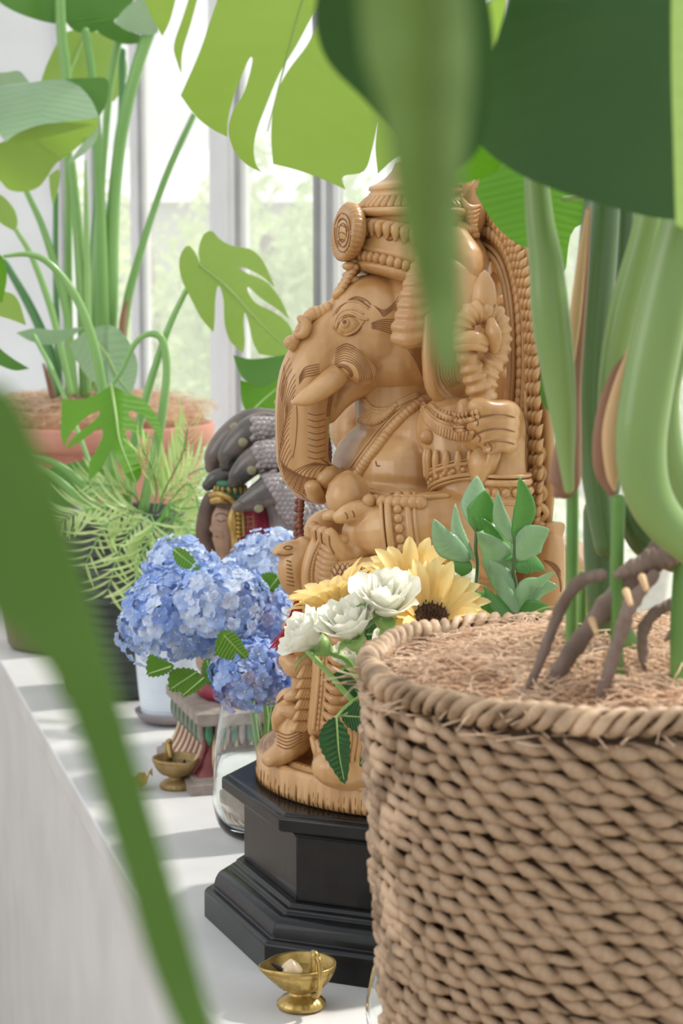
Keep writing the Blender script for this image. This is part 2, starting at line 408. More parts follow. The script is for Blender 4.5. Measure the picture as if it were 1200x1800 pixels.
# lap and hanging leg
b.tube([S(905, 1040, .05), S(800, 1070, .135), S(700, 1078, .13), S(630, 1075, .10)], [.05, .045, .042, .04], 16)
b.tube([S(700, 1020, -.05), S(620, 1035, -.14), S(580, 1045, -.08)], [.06, .05, .045], 16)
b.sell(700, 1010, 0, .095, .14, .05)
b.tube([S(645, 1050, .07), S(650, 1150, .06), S(650, 1250, .06), S(650, 1330, .08)], [.042, .036, .034, .036], 16)
b.sell(622, 1345, .115, .046, .034, .026); b.sell(583, 1350, .10, .02, .025, .015)
body = sp('body', b, .0021, 3)
# ---- head and trunk as one surface
h = G()
h.sell(706, 590, 0, .058, .07, .072); h.sell(655, 580, 0, .055, .058, .060); h.sell(690, 632, 0, .056, .060, .042); h.sell(620, 610, 0, .045, .05, .045)
h.tube([S(650, 588), S(594, 604), S(548, 652), S(533, 705), S(531, 760), S(532, 806), S(546, 838), S(570, 846), S(594, 846)],
       [(.046, .05), (.040, .043), (.033, .034), (.030, .031), (.029, .030), (.028, .030), (.026, .029), (.023, .026), (.015, .018)], 24, N=50, ref=(FW.x, FW.y, 0))
h.tube([S(640, 652), S(612, 678), S(595, 705), S(582, 738)], [(.030, .034), (.020, .028), (.012, .018), (.004, .006)], 14)
h.tube([S(600, 640, .035), S(618, 640, .045), S(640, 655, .05)], [.012, .016, .014], 12)
head = sp('head', h, .0022, 3)
bh = bvh_of([head]); bb = bvh_of([body])
# tusks
for s_ in (1, -1):
    dx = 0 if s_ > 0 else -30
    g = G().tube([S(600 + dx, 652, .036 * s_), S(583 + dx, 668, .044 * s_), S(560 + dx, 686, .052 * s_), S(536 + dx, 700, .056 * s_), S(516 + dx, 707, .056 * s_)],
                 [(.011, .013), (.0125, .014), (.011, .013), (.0085, .010), (.003, .004)], 16, N=24)
    sp('tusk', g)
# eyes
for s_ in (1,):
    q = hit(bh, 613, 572)
    ez = G(); ez.ell(q[0] - q[1] * .0045, (.0165, .012, .0105), 20, 14, Matrix((FW, LT, (0, 0, 1))).transposed()); sp('eye', ez)
    q2 = hit(bh, 606, 572); e3 = G(); e3.ell(q2[0] + q2[1] * .0045, .0062, 16, 10); sp('iris', e3, m=m_wood)
    e4 = G(); e4.ell(q2[0] + q2[1] * .0095 + Vector((-.001, 0, .0005)), .0024, 10, 8); sp('pupil', e4, m=m_cut)
be = bvh_of([head] + [o for o in sta.children if o.name.startswith(('eye', 'iris'))])
lid = G()
strokes(be, lid, [[(590, 580), (594, 564), (606, 553), (620, 552), (634, 560), (648, 562)], [(594, 580), (604, 588), (618, 585), (630, 576), (640, 563)]], .0017, 24, .0002)
strokes(be, lid, [[(586, 578), (592, 556), (606, 545), (624, 544), (640, 553)], [(584, 556), (594, 540), (612, 530), (632, 532), (648, 544)]], .0012, 24)
sp('eyelid', lid)
cut = G()
strokes(be, cut, [[(592, 578), (598, 565), (610, 557), (624, 557), (642, 564)], [(597, 583), (610, 590), (625, 586), (636, 574)],
    [(590, 552), (600, 538), (616, 529), (636, 531), (651, 541)], [(612, 527), (626, 522), (642, 527), (652, 536)], [(608, 531), (624, 525), (640, 530)]], .0008, 24)
# hair wedges between eye and ear
for i in range(6):
    t = i / 5; strokes(be, cut, [[(655 + 3 * i, 536 + 3 * i), (675, 545 + 2.2 * i), (694, 548 + t * 14 - 18), (700, 520 + t * 44)]], .0004, 14)
for i in range(7): strokes(be, cut, [[(652, 568 + i * 1.5), (672, 562 + 3.2 * i), (694, 562 + 4.6 * i)]], .0005, 12)
for i in range(7): strokes(be, cut, [[(714 + 4 * i, 610), (730 + 2.5 * i, 634), (742 + 1.2 * i, 662)]], .0005, 12)
# mouth corner
for i in range(8): strokes(be, cut, [[(586 + i * .5, 641 - 4 * i), (604 + i, 634 - 4.2 * i), (624 + 2 * i, 642 - 2.6 * i), (632 + 3 * i, 662 - i * .8), (628 + 3.0 * i, 684)]], .0006, 18)
strokes(be, cut, [{'r': .0022, 'p': [(584, 672), (582, 655), (590, 645), (604, 643), (615, 652), (617, 662)]}, {'r': .003, 'p': [(582, 665), (581, 690), (577, 715), (575, 732)]}])
# lip folds over the tusk
for i in range(5): strokes(be, cut, [[(525, 676 - 3 * i), (535, 663 - 4 * i), (550, 660 - 4.5 * i), (562, 656 - 4 * i)]], .0006, 14)
# trunk hair on the outer curve
for i in range(0):
    t = i / 16
    strokes(be, cut, [[(503 - 3 * t + 8 * math.sin(3 * t), 642 + 130 * t), (495 + 14 * t * (1 - t) * 3, 662 + 130 * t), (500 + 10 * t, 700 + 118 * t), (510 + 5 * t, 740 + 90 * t)]], .0005, 16)
for i in range(5):
    strokes(be, cut, [[(500 + 1.2 * i, 640 + i * 7), (491 + 2.2 * i, 685 + 4 * i), (488 + 2.4 * i, 740), (490 + 2 * i, 800 - 5 * i)]], .0005, 26)
for i in range(19):
    y0 = 628 + 9.5 * i; x0 = 514 + 6 * math.sin(i * .35) - (4 if i < 3 else 0)
    strokes(be, cut, [[(x0, y0), (x0 - 8, y0 + 14), (x0 - 15, y0 + 34), (x0 - 19, y0 + 60)]], .00045, 14)
for i in range(11):
    t = i / 10
    strokes(be, cut, [[(492 + 8 * t, 805 - 2 * t + 16 * t), (505 + 30 * t, 850 - 12 * t), (530 + 40 * t, 870 - 30 * t), (535 + 44 * t, 868 - 44 * t + 8)]], .0005, 22)
for i in range(8):
    t = i / 7
    strokes(be, cut, [[(497 + 62 * t, 846 + 24 * math.sin(math.pi * min(1, .75 * t))), (512 + 55 * t, 832 + 4 * t), (532 + 46 * t, 820 - 2 * t), (556 + 30 * t, 812 + 8 * t)]], .0005, 22)
strokes(be, cut, [[(521, 712), (522, 740), (519, 780), (514, 806)]], .0006, 26)
for i in range(8): strokes(be, cut, [[(540, 726 + 11 * i), (556, 730 + 11 * i), (572, 726 + 11 * i)]], .0005, 10)
strokes(be, cut, [[(563, 806), (576, 815), (580, 828), (574, 842)]], .0008)
# body lines
cuth = cut; cut = G()
strokes(bb, cut, [[(650, 858), (675, 868), (700, 866)], [(660, 810), (662, 818), (668, 819)]], .0009)
for x0, y0 in ((606, 900), (618, 897)): strokes(bb, cut, [[(x0, y0), (x0 + 4, y0 + 7), (x0 + 4, y0 + 13)]], .0008, 8)
for i, (x0, y0) in enumerate(((580, 955), (566, 950), (556, 945))): strokes(bb, cut, [[(x0 + 8, y0 + 20), (x0, y0 + 4), (x0 - 2, y0 - 14)]], .0010, 12)
for y0, xt in ((733, 832), (758, 838), (780, 852)): strokes(bb, cut, [[(905, y0 + 1), (880, y0 - 5), (855, y0 - 2), (xt, y0 + 4)]], .0011, 16)
for x0, y0 in ((834, 742), (838, 770), (858, 786)): strokes(bb, cut, [[(x0, y0 - 8), (x0 + 6, y0), (x0 + 4, y0 + 8)]], .0008, 8)
sp('head_carving_lines', cuth, m=m_cut, label='dark carving lines of stain and groove shade on the head').__setitem__('kind', 'stuff'); sp('body_carving_lines', cut, m=m_cut, label='dark carving lines of stain and groove shade on hands and belly').__setitem__('kind', 'stuff')
# trunk tip curl and sweet ball
g = G().tube([S(575, 838, .03), S(585, 852, .03), S(590, 872, .028)], [(.014, .01), (.010, .008), (.004, .004)], 12)
g.tube([S(549, 856, .03), S(556, 872, .026), S(566, 880, .02)], [(.008, .01), (.008, .01), (.004, .004)], 10); sp('trunk_tip', g)
g = G().lathe([(.0005, .027), (.004, .026), (.012, .022), (.020, .013), (.024, 0), (.0225, -.010), (.016, -.019), (.006, -.024), (.0005, -.025)][::-1], S(612, 872, .078), 40,
              disp=lambda i, th, z: -.0006 * max(0, math.sin(6 * th)) ** 3 if z > -.012 else 0)
g.tube([S(575, 908, .08), S(588, 906, .084), S(604, 912, .086)], [.006, .007, .006], 10); sp('sweet_ball', g)
# ---- crown: tilted bands, dome, brim, spire
def ring(px, py, rp, tilt, n=120, disp=None):
    c = S(px, py); t = R(tilt); a = FW * math.cos(t) + Vector((0, 0, math.sin(t))); o = []
    for j in range(n):
        th = 2 * math.pi * j / n; r = rp * PX * (1 + (disp(th) if disp else 0)); o.append(tuple(c + a * r * math.cos(th) + LT * r * math.sin(th)))
    return o
crown_r = [(712, 506, 93, 19), (713, 500, 99, 19), (714, 494, 100, 19), (715, 490, 95, 19), (717, 476, 94, 19), (718, 472, 99, 19), (719, 467, 100, 18), (719, 463, 96, 18), (722, 446, 93, 17), (725, 428, 90, 16)]
g = G().rings([ring(*q) for q in crown_r]); sp('crown_band', g)
sc = lambda th: .012 * math.sin(th * 30)
g = G().rings([ring(724, 436, 88, 16), ring(725, 420, 88, 15), ring(726, 404, 86, 11), ring(727, 388, 88, 5), ring(727, 379, 93, 2)]); sp('crown_dome', g)
g = G().rings([ring(726, 384, 84, 0), ring(726, 380, 98, 0), ring(726, 374, 103, 0), ring(726, 370, 101, 0), ring(726, 366, 92, 0), ring(726, 364, 91, 0, 240, lambda th: .02 * math.sin(th * 40)),
               ring(726, 352, 74, 0, 240, lambda th: .014 * math.sin(th * 40))] if False else [ring(*q) for q in ((726, 384, 84, 0), (726, 380, 98, 0), (726, 374, 103, 0), (726, 369, 101, 0), (726, 366, 90, 0), (726, 350, 74, 0), (726, 345, 60, 0))]); sp('crown_brim', g)
g = G()
for i in range(44):
    t = 2 * math.pi * i / 44; d = FW * math.cos(t) + LT * math.sin(t)
    g.tube([S(726, 364) + d * 88 * PX, S(726, 350) + d * 75 * PX, S(726, 346) + d * 70 * PX], [.0042, .0034, .002], 6, N=5)
sp('brim_petals', g)
g = G().rings([ring(*q) for q in ((730, 350, 70, -4), (730, 344, 79, -4), (730, 338, 80, -4), (730, 333, 75, -3), (730, 331, 79, -3), (730, 325, 78, -3), (730, 321, 66, -2), (732, 313, 52, 0), (733, 300, 42, 0), (733, 290, 38, 0), (733, 286, 36, 0), (733, 285, 28, 0))]); sp('crown_spire', g)
bc = bvh_of([o for o in sta.children if o.name.startswith('crown')])
# bead row, leaf band, scallop marks
g = G(); rr = ring(716.5, 483, 97, 19, 46); rn = ring(716.5, 483, 80, 19, 46)
for a in rr: g.ell(a, (.0055, .0055, .0062), 6, 5)
sp('crown_beads', g)
g = G(); A1 = ring(724, 442, 95, 17, 38); A2 = ring(726, 418, 96, 15, 38); A3 = ring(727, 410, 90, 14, 38)
for i in range(38):
    a, b_, c_ = Vector(A1[i]), Vector(A2[(i) % 38]), Vector(A3[(i + 1) % 38])
    g.tube([a, (a + b_) / 2, b_, c_], [.0025, .0055, .0050, .0022], 7, N=8)
sp('crown_leaves', g)
g = G()
for cx in (652, 690, 733):
    for k in range(3):
        y = 388 + 13 * k + (cx - 650) * .10; x = cx - 3 * k
        strokes(bc, g, [{'r': .0012, 'p': [(x - 7, y - 2), (x - 2, y + 4), (x + 5, y + 3), (x + 8, y - 3)]}])
for cx in (671, 712):
    for e in (0, 4, 8): strokes(bc, g, [{'r': .0005, 'p': [(cx + e, 386), (cx - 5 + e, 402), (cx - 9 + e, 418)]}])
sp('crown_marks', g, m=m_cut)
# front medallion
tl = R(8); ax = (FW * math.cos(tl) + Vector((0, 0, math.sin(tl)))); MM = Matrix((LT, ax.cross(LT), ax)).transposed()
mc = S(610, 408)
g = G().lathe([(.02, -.014), (.028, -.009), (.031, -.003), (.031, .004), (.027, .007), (.023, .005), (.019, .0075), (.013, .005), (.010, .009), (.001, .010)], mc, 96, MM,
              disp=lambda i, th, z: .0009 * math.sin(th * 34) if i in (1, 2, 3, 4) else 0); md_ = sp('crown_medallion', g); bmd = bvh_of([md_]); g = G()
for k in (.45, .7, .95): strokes(bmd, g, [[(605 + k * 15 * math.cos(a / 10 * 6.283) - 3, 409 + k * 36 * math.sin(a / 10 * 6.283)) for a in range(11)]], .0007, 40)
for e in (-20, -8, 4, 16): strokes(bmd, g, [[(594, 408 + e), (600, 404 + e), (606, 408 + e)]], .0006, 8)
sp('medallion_lines', g, m=m_cut)['kind'] = 'stuff'
g = G()
for i in range(7): g.ell(S(612 + (i % 2) * 7 + 2, 452 + 8 * i, .006 * (i % 3 - 1)), (.008, .007, .005), 8, 6)
for i in range(6): g.tube([S(625 - 5 * i, 470 + 8 * i, .01), S(616 - 5 * i, 478 + 8 * i, .004), S(612 - 5 * i, 488 + 7 * i, 0)], [.004, .005, .002], 7)
sp('crown_pendant', g)
# forehead ornament running down the ridge
g = G(); rp = cr([(602, 500), (585, 528), (566, 546), (545, 552), (532, 566), (522, 586), (511, 606)], 15)
g.tube([S(x + 6, y + 4, 0) for x, y in rp], [.006 + .002 * (i % 2) for i in range(15)], 10, N=45)
for i, (x, y) in enumerate(rp[4:]):
    for s_ in (-1, 1): g.ell(S(x + 3, y, s_ * .008), (.006, .007, .0075), 9, 7)
g.tube([S(528, 560, .01), S(538, 570, .016), S(534, 585, .018), S(525, 590, .015)], [.004, .006, .006, .004], 9); g.ell(S(513, 602, .004), (.009, .011, .008), 10, 8)
sp('forehead_ornament', g)
# side ear ornament: stacked curls
g = G()
tips = [(698, 594), (698, 575), (703, 556), (707, 537), (711, 518), (715, 500), (720, 484), (727, 468), (735, 454)]
for i, (x, y) in enumerate(tips):
    r0 = .0098 - .0006 * i
    g.tube([S(x, y, .088), S(x + 22, y + 3 - i, .098), S(x + 48, y - 8 - i, .100), S(x + 66 - 2 * i, y - 32, .096), S(x + 74 - 4 * i, y - 58, .086)], [r0 * .8, r0 * 1.05, r0 * 1.0, r0 * .9, r0 * .5], 12, N=20)
g.sell(752, 530, .078, .030, .016, .048)
sp('ear_ornament', g, .0016, 1)
# ears
for s_ in (1, -1):
    dx = 0 if s_ > 0 else -100
    g = G(); g.tube([S(790 + dx, 480, .085 * s_), S(800 + dx, 560, .10 * s_), S(800 + dx, 630, .108 * s_), S(795 + dx, 680, .105 * s_), S(793 + dx, 702, .10 * s_)], [(.032, .016), (.038, .014), (.032, .013), (.022, .012), (.010, .008)], 20, N=26, ref=tuple(FW))
    g.tube([S(755 + dx, 560, .108 * s_), S(753 + dx, 630, .113 * s_), S(762 + dx, 685, .112 * s_), S(795 + dx, 706, .106 * s_), S(822 + dx, 690, .10 * s_)], [.007, .0075, .008, .008, .006], 10, N=26)
    sp('ear', g, .002, 2)
g = G(); ber = bvh_of([o for o in sta.children if o.name == 'ear'])
for i in range(6): strokes(ber, g, [[(772 + 5 * i, 640), (775 + 5 * i, 665), (788 + 4 * i, 685 - i * 2)]], .0006)
sp('ear_lines', g, m=m_cut)
# back of head turban
g = G(); g.sell(775, 480, 0, .05, .075, .055); g.tube([S(800, 430, .06), S(812, 470, .075), S(800, 520, .07)], [.02, .025, .016], 12); sp('hair_bun', g, .003, 3)
# ---- necklace, sash, armlets, bracelets
def surf(bv_, px, py, o=0):
    q = hit(bv_, px, py); return (q[0] + q[1] * o) if q[0] is not None else None
g = G()
for k, (dy, r_) in enumerate(((0, .0022), (5, .003), (10, .0022))): strokes(bb, g, [[(640 + k, 700 + dy), (655, 716 + dy), (680, 718 + dy), (705, 704 + dy), (735, 690 + dy)]], r_, 24, .001, 8)
for i in range(15):
    t = i / 14; x = 634 + 62 * t; y = 738 + 15 * math.sin(math.pi * t) - 26 * t
    p = surf(bb, x, y, .002); q = surf(bb, 650 + 42 * t, 722 + 8 * math.sin(math.pi * t) - 12 * t, .002)
    if p and q: g.tube([q, (p + q) / 2, p], [.0018, .0034, .0036], 7, N=6)
sp('necklace', g)
g = G(); sash = cr([(752, 700), (720, 722), (690, 750), (665, 782), (645, 808), (625, 838)], 26)
strokes(bb, g, [[(q[0] - 7, q[1] - 7) for q in sash[::3]]], .0018, 40, .001, 8)
strokes(bb, g, [[(q[0] - 13, q[1] - 9) for q in sash[::3]]], .0010, 40, .001, 8)
for q in sash:
    p = surf(bb, q[0] + 2, q[1], .0015)
    if p: g.ell(p, (.0062, .0055, .0058), 8, 6)
sp('sacred_cord', g)
def cuff(c, d, r1, ref, beads=18, w=.012, name='bracelet'):     # rings and blocks round a limb
    g = G(); d = Vector(d).normalized(); a = Vector(ref); a = (a - d * a.dot(d)).normalized(); b_ = d.cross(a); M = Matrix((a, b_, d)).transposed()
    pr = []
    for z, r in ((-w, 0), (-w, .0035), (-w * .75, .0048), (-w * .5, .0035), (-w * .48, .001), (w * .48, .001), (w * .5, .0035), (w * .75, .0048), (w, .0035), (w, 0)): pr.append((r1 + r, z))
    g.lathe(pr, c, 48, M)
    for z in (-1, 1):
        g.lathe([(r1, z * w * 1.1), (r1 + .0036, z * w * 1.15), (r1 + .0036, z * w * 1.35), (r1, z * w * 1.42)], c, 48, M)
    for i in range(beads):
        t = 2 * math.pi * i / beads; g.ell(Vector(c) + a * (r1 + .0015) * math.cos(t) + b_ * (r1 + .0015) * math.sin(t), (w * .38, w * .38, w * .38), 7, 5)
    return sp(name, g)
cuff(S(706, 930, .134), S(690, 932, .13) - S(720, 929, .138), .0335, (0, 0, 1), 22, .0135)
cuff(S(886, 862, .165), (0, 0, 1), .0245, tuple(FW), 16, .013)
cuff(S(808, 842, .133), S(802, 800, .125) - S(812, 860, .14), .0305, tuple(FW), 20, .008, 'armlet')
g = G()
for i in range(16):
    t = 2 * math.pi * i / 16; c = S(802, 812, .127); p = c + FW * .0315 * math.cos(t) + LT * .0315 * math.sin(t)
    g.tube([p + Vector((0, 0, -.014)), p + Vector((0, 0, .004)), p + Vector((0, 0, .012)) ], [.003, .0045, .003], 7, N=7)
sp('armlet_leaves', g)
# shoulder collar: fringe along the shoulder
g = G(); col = [(742, 712), (752, 735), (772, 752), (800, 762), (830, 760)]; cc = cr(col, 24)
bs2 = bvh_of([body])
strokes(bs2, g, [[(x, y - 6) for x, y in col]], .003, 24, .0015, 8); strokes(bs2, g, [[(x + 6, y - 22) for x, y in col]], .0028, 24, .0015, 8); strokes(bs2, g, [[(x, y - 12) for x, y in col]], .002, 24, .001, 8)
for i, (x, y) in enumerate(cc):
    p = surf(bs2, x, y + 10, .001); q = surf(bs2, x + 2, y - 2, .002)
    if p and q: g.tube([q, p], [.0026, .0020], 6)
for r_ in range(2):
    for i in range(13):
        p = surf(bs2, 766 + 6 * i + r_ * 2, 722 + 9 * r_ + 8 * math.sin(i / 12 * 3), .001)
        if p: g.ell(p, (.0026, .0026, .0032), 6, 4)
p = surf(bs2, 752, 768, .001)
if p: g.ell(p, (.009, .008, .008), 10, 8)
sp('shoulder_collar', g)
# belt of beads under the belly
g = G()
strokes(bb, g, [[(640, 862), (690, 874), (740, 876), (790, 872)]], .0032, 30, .001, 8)
sp('belt', g); g = G()
for i in range(8):
    p = surf(bb, 648 + 13 * i, 882 + min(i, 3), .001)
    if p: g.ell(p, (.0075, .0075, .0075), 10, 8)
sp('belt_beads', g)
# scaled sash below the forearm
g = G(); q = [S(572, 1012, .10), S(630, 1012, .125), S(700, 1000, .15), S(770, 985, .165), S(850, 985, .16)]
g.tube(q, [(.018, .012)] * 5, 16, N=30); so_ = sp('waist_sash', g); bw = bvh_of([so_]); g = G()
for i in range(22):
    x = 575 + 9 * i; dy = -max(0, x - 640) * .22
    strokes(bw, g, [[(x, 1040 + dy), (x + 14, 1012 + dy), (x + 26, 990 + dy)], [(x, 990 + dy), (x + 14, 1015 + dy), (x + 26, 1040 + dy)]], .0009, 8)
sp('sash_scales', g, m=m_cut)
# snake head on the knee
g = G(); g.tube([S(560, 975, .05), S(535, 968, .05), S(512, 966, .05), S(492, 968, .05), S(485, 972, .05)], [(.014, .014), (.013, .014), (.010, .013), (.007, .010), (.004, .006)], 14, N=20)
g.tube([S(535, 965, .05), S(520, 985, .05), S(518, 1010, .05), S(530, 1035, .05), S(548, 1055, .05)], [(.014, .016), (.017, .018), (.018, .016), (.015, .014), (.010, .010)], 14, N=24)
g.tube([S(505, 980, .05), S(505, 1000, .05), S(512, 1018, .05)], [.006, .007, .004], 10)
snk = sp('snake_head', g, .0016, 2); bs3 = bvh_of([snk]); g = G()
strokes(bs3, g, [[(486, 974), (500, 976), (515, 974)], [(497, 963), (505, 960), (514, 962), (506, 966), (497, 963)], [(538, 965), (541, 990), (536, 1015)]], .0009, 14)
for i in range(7): strokes(bs3, g, [[(503, 985 + 7 * i), (512 + i, 988 + 7 * i)]], .0009, 6)
sp('snake_marks', g, m=m_cut)
# knee drapes: beaded strap and hanging scalloped panels
g = G(); q = [(566, 950), (550, 985), (546, 1020), (556, 1060), (566, 1100), (566, 1160), (562, 1220), (556, 1280)]
g.tube([S(x + 8, y, .07) for x, y in q], [(.016, .012)] * 8, 12, N=40)
g.tube([S(x - 4, y, .085) for x, y in q], [.003] * 8, 8, N=40); g.tube([S(x + 10, y, .09) for x, y in q], [.0028] * 8, 8, N=40)
for x, y in cr(q, 44): g.ell(S(x + 3, y, .087), (.0032, .0032, .0042), 7, 5)
sp('beaded_strap', g)
g = G()
for x, y in cr(q, 26): g.tube([S(x + 12, y - 9, .100), S(x + 28, y + 1, .110), S(x + 44, y - 3, .108), S(x + 58, y - 10, .098), S(x + 74, y - 10, .09)], [.003, .0062, .006, .005, .003], 8, N=12)
for k in range(5):
    for x, y in cr([(552 - 5 * k, 1180), (548 - 5 * k, 1230), (535 - 4 * k, 1285)], 12 )[::2]: g.tube([S(x + 4, y - 6, .06), S(x - 2, y + 6, .062), S(x - 8, y + 10, .058)], [.003, .004, .002], 6, N=6)
g.tube([S(530, 1110, .03), S(538, 1160, .03), S(534, 1210, .03), S(545, 1250, .03)], [.022, .016, .014, .02], 12)
g.tube([S(505, 1160, .03), S(520, 1170, .035), S(545, 1168, .04)], [.010, .014, .014], 12)
sp('drapery', g)
g = G()
for i in range(9):
    c = S(560 + 9 * i, 1318 + 7 * i, .08 + .006 * i)
    g.tube([c + Vector((-.006, 0, .012)), c + Vector((0, -.006, -.002)), c + Vector((.006, 0, -.013))], [.004, .006, .003], 8, N=8)
for i in range(9):
    x = 600 + 6 * i; g.tube([S(590 + 9 * i, 1262, .13), S(596 + 9 * i, 1290, .145), S(592 + 9 * i, 1325, .145), S(588 + 10 * i, 1352, .14)], [.003, .0035, .003, .0015], 6, N=10)
for i in range(4): g.tube([S(600, 1262 + 9 * i, .12), S(630, 1252 + 9 * i, .15), S(665, 1262 + 9 * i, .155)], [.0025] * 3, 7, N=12)
sp('ankle_frills', g)
# mouse attendant on the base
g = G(); g.sell(512, 1232, .02, .017, .018, .015); g.sell(517, 1290, .02, .020, .022, .026); g.tube([S(508, 1235, .02), S(490, 1262, .02), S(484, 1280, .02)], [.013, .009, .004], 12)
g.tube([S(530, 1255, .03), S(524, 1285, .035), S(515, 1305, .03)], [.012, .014, .012], 12); g.tube([S(515, 1305, .02), S(497, 1322, .02), S(474, 1334, .02)], [(.015, .02), (.014, .018), (.009, .014)], 14)
g.tube([S(540, 1290, .0), S(534, 1315, .0), S(528, 1330, .0)], [.018, .014, .01], 10)
mo = sp('mouse_attendant', g, .0018, 2); bm_ = bvh_of([mo]); g = G()
for i in range(7): strokes(bm_, g, [[(485 + 3 * i, 1238 - 2 * i), (500 + 3 * i, 1222 + 0 * i), (522 + 2 * i, 1225 + 3 * i), (534, 1240 + 3 * i)]], .0008, 14)
for i in range(5): strokes(bm_, g, [[(486, 1285 + 6 * i), (505, 1292 + 6 * i), (532, 1282 + 5 * i)]], .0008, 12)
sp('mouse_lines', g, m=m_cut)
g = G(); g.tube([S(506, 1226, .035), S(520, 1222, .04), S(536, 1228, .038)], [.005, .007, .004], 9); g.tube([S(500, 1250, .04), S(522, 1252, .045), S(540, 1246, .04)], [.006, .009, .005], 9, N=10); sp('mouse_ear', g)
# ---- back arch
def AR(v, z, u=-.05): return W(u, v, z)
arc = [(.100, .40), (.106, .45), (.110, .50), (.112, .566), (.117, .62), (.112, .68), (.094, .727), (.06, .758), (.0, .772)]
full = arc + [(-v, z) for v, z in arc[-2::-1]]
def offs(path, d):
    p = cr(path, 121); t = np.gradient(p, axis=0); t /= np.linalg.norm(t, axis=1)[:, None]; return p + np.stack([t[:, 1], -t[:, 0]], 1) * d
g = G(); f_, k_ = [], []
for d, u in ((-.026, -.058), (-.026, -.042), (-.016, -.040), (.016, -.040), (.030, -.046), (.030, -.06)):
    f_.append([tuple(AR(v, z, u)) for v, z in offs(full, d)])
g.grid(np.array(f_), close_u=True); sp('arch_frame', g)
g = G()
for d, r_ in ((-.022, .0042), (-.0145, .0026), (.0085, .0026), (.012, .002)):
    g.tube([AR(v, z, -.038) for v, z in offs(full, d)[::3]], r_, 8, N=80)
sp('arch_rails', g)
g = G()
for v, z in cr(full, 86): g.ell(AR(v, z - 0.0, -.038), (.0048, .0068, .0082), 7, 5)
for o_ in offs(full, -.003): pass
sp('arch_beads', g)
g = G(); a_, b_ = offs(full, .015), offs(full, .026)
for i in range(0, 121):
    q0 = Vector(AR(*a_[i], -.038)); q1 = Vector(AR(*b_[i], -.042)); g.tube([q0, q1], [.0034, .0008], 5)
sp('arch_spikes', g)
# outer pierced border with leaves, broader towards the bottom
g = G(); out = [(.148, .45), (.156, .50), (.152, .56), (.144, .62), (.137, .67), (.120, .715), (.095, .748), (.060, .775), (.035, .79)]
for sg in (1, -1):
    g.tube([AR(sg * v, z, -.05) for v, z in out], [(.005, .016)] * 3 + [(.005, .012)] * 6, 10, N=40, ref=tuple(FW))
    for i, (v, z) in enumerate(cr(out, 34)):
        for k in (-1, 0, 1):
            g.tube([AR(sg * (v - .006 + .009 * k), z - .006, -.040), AR(sg * (v + .002 + .009 * k), z + .004, -.036), AR(sg * (v + .001 + .009 * k), z + .010, -.041)], [.0022, .0042, .0012], 6, N=6)
    g.tube([AR(sg * .150, .415, -.035), AR(sg * .139, .47, -.033), AR(sg * .141, .54, -.034), AR(sg * .136, .60, -.035)], [.004, .0035, .003, .002], 8, N=20)
    for i in range(5):
        c = AR(sg * (.160 - .002 * i), .455 + .02 * i, -.04); g.tube([c + Vector((.0, 0, -.012)), c + Vector((.008, -.004, 0)), c + Vector((.0, -.004, .008)), c + Vector((-.004, 0, 0))], [.003, .004, .004, .002], 7, N=12)
sp('arch_leaves', g)
for sg in (1, -1):
    g = G()
    for i in range(7): g.ell(AR(sg * .150 + sg * .0, .448, -.03) + Vector((0, 0, 0)) + LT * sg * (-.03 + .0075 * i), (.0035, .0035, .006), 7, 5)
    g.tube([AR(sg * .09, .43, -.05), AR(sg * .13, .44, -.05), AR(sg * .165, .45, -.05), AR(sg * .175, .462, -.05)], [(.006, .014)] * 4, 10, N=16, ref=(0, 0, 1))
    g.tube([AR(sg * .155, .445, -.05), AR(sg * .150, .40, -.045), AR(sg * .135, .36, -.04), AR(sg * .10, .33, -.03)], [(.032, .016), (.045, .022), (.05, .03), (.03, .03)], 18, N=24, ref=tuple(LT))
    g.sell(975 if sg > 0 else 640, 1010, .10 * sg, .035, .035, .035)
    sp('throne_back', g, .0028, 3)
g = G(); bt = bvh_of([o for o in sta.children if o.name.startswith('throne_back')])
for i in range(6): strokes(bt, g, [[(955 + 4 * i, 985 + 2 * i), (975 + 2 * i, 992 + 6 * i), (985, 1006 + 7 * i)]], .0012, 10)
strokes(bt, g, [[(905, 905), (935, 890), (955, 870)]], .0009)
sp('throne_lines', g, m=m_cut)
# arch crest: flame and horned curl
g = G()
g.sell(800, 355, 0, .022, .03, .04); g.tube([S(815, 410, .02), S(830, 380, .03), S(842, 340, .035), S(852, 312, .035), S(857, 298, .035)], [(.018, .02), (.016, .018), (.012, .012), (.007, .008), (.002, .003)], 14, N=24)
for i in range(7): g.tube([S(812 + 2 * i, 352 + 9 * i, .045), S(824 + 2 * i, 366 + 8 * i, .052), S(842 - i, 362 + 7 * i, .048)], [.003, .0048, .002], 7, N=10)
for i in range(7): g.tube([S(804 + 5 * i, 392 + i, .05), S(806 + 5 * i, 404, .054), S(810 + 5 * i, 412, .05)], [.003, .003, .0015], 6, N=6)
for i in range(9): g.tube([S(838 + 2 * i, 330 - 3.5 * i, .045), S(843 + 1.6 * i, 338 - 4 * i, .046)], [.002, .0025], 6)
g.tube([S(800, 350, .02), S(820, 345, .0), S(840, 355, -.01)], [.012, .014, .01], 10)
sp('arch_crest', g)
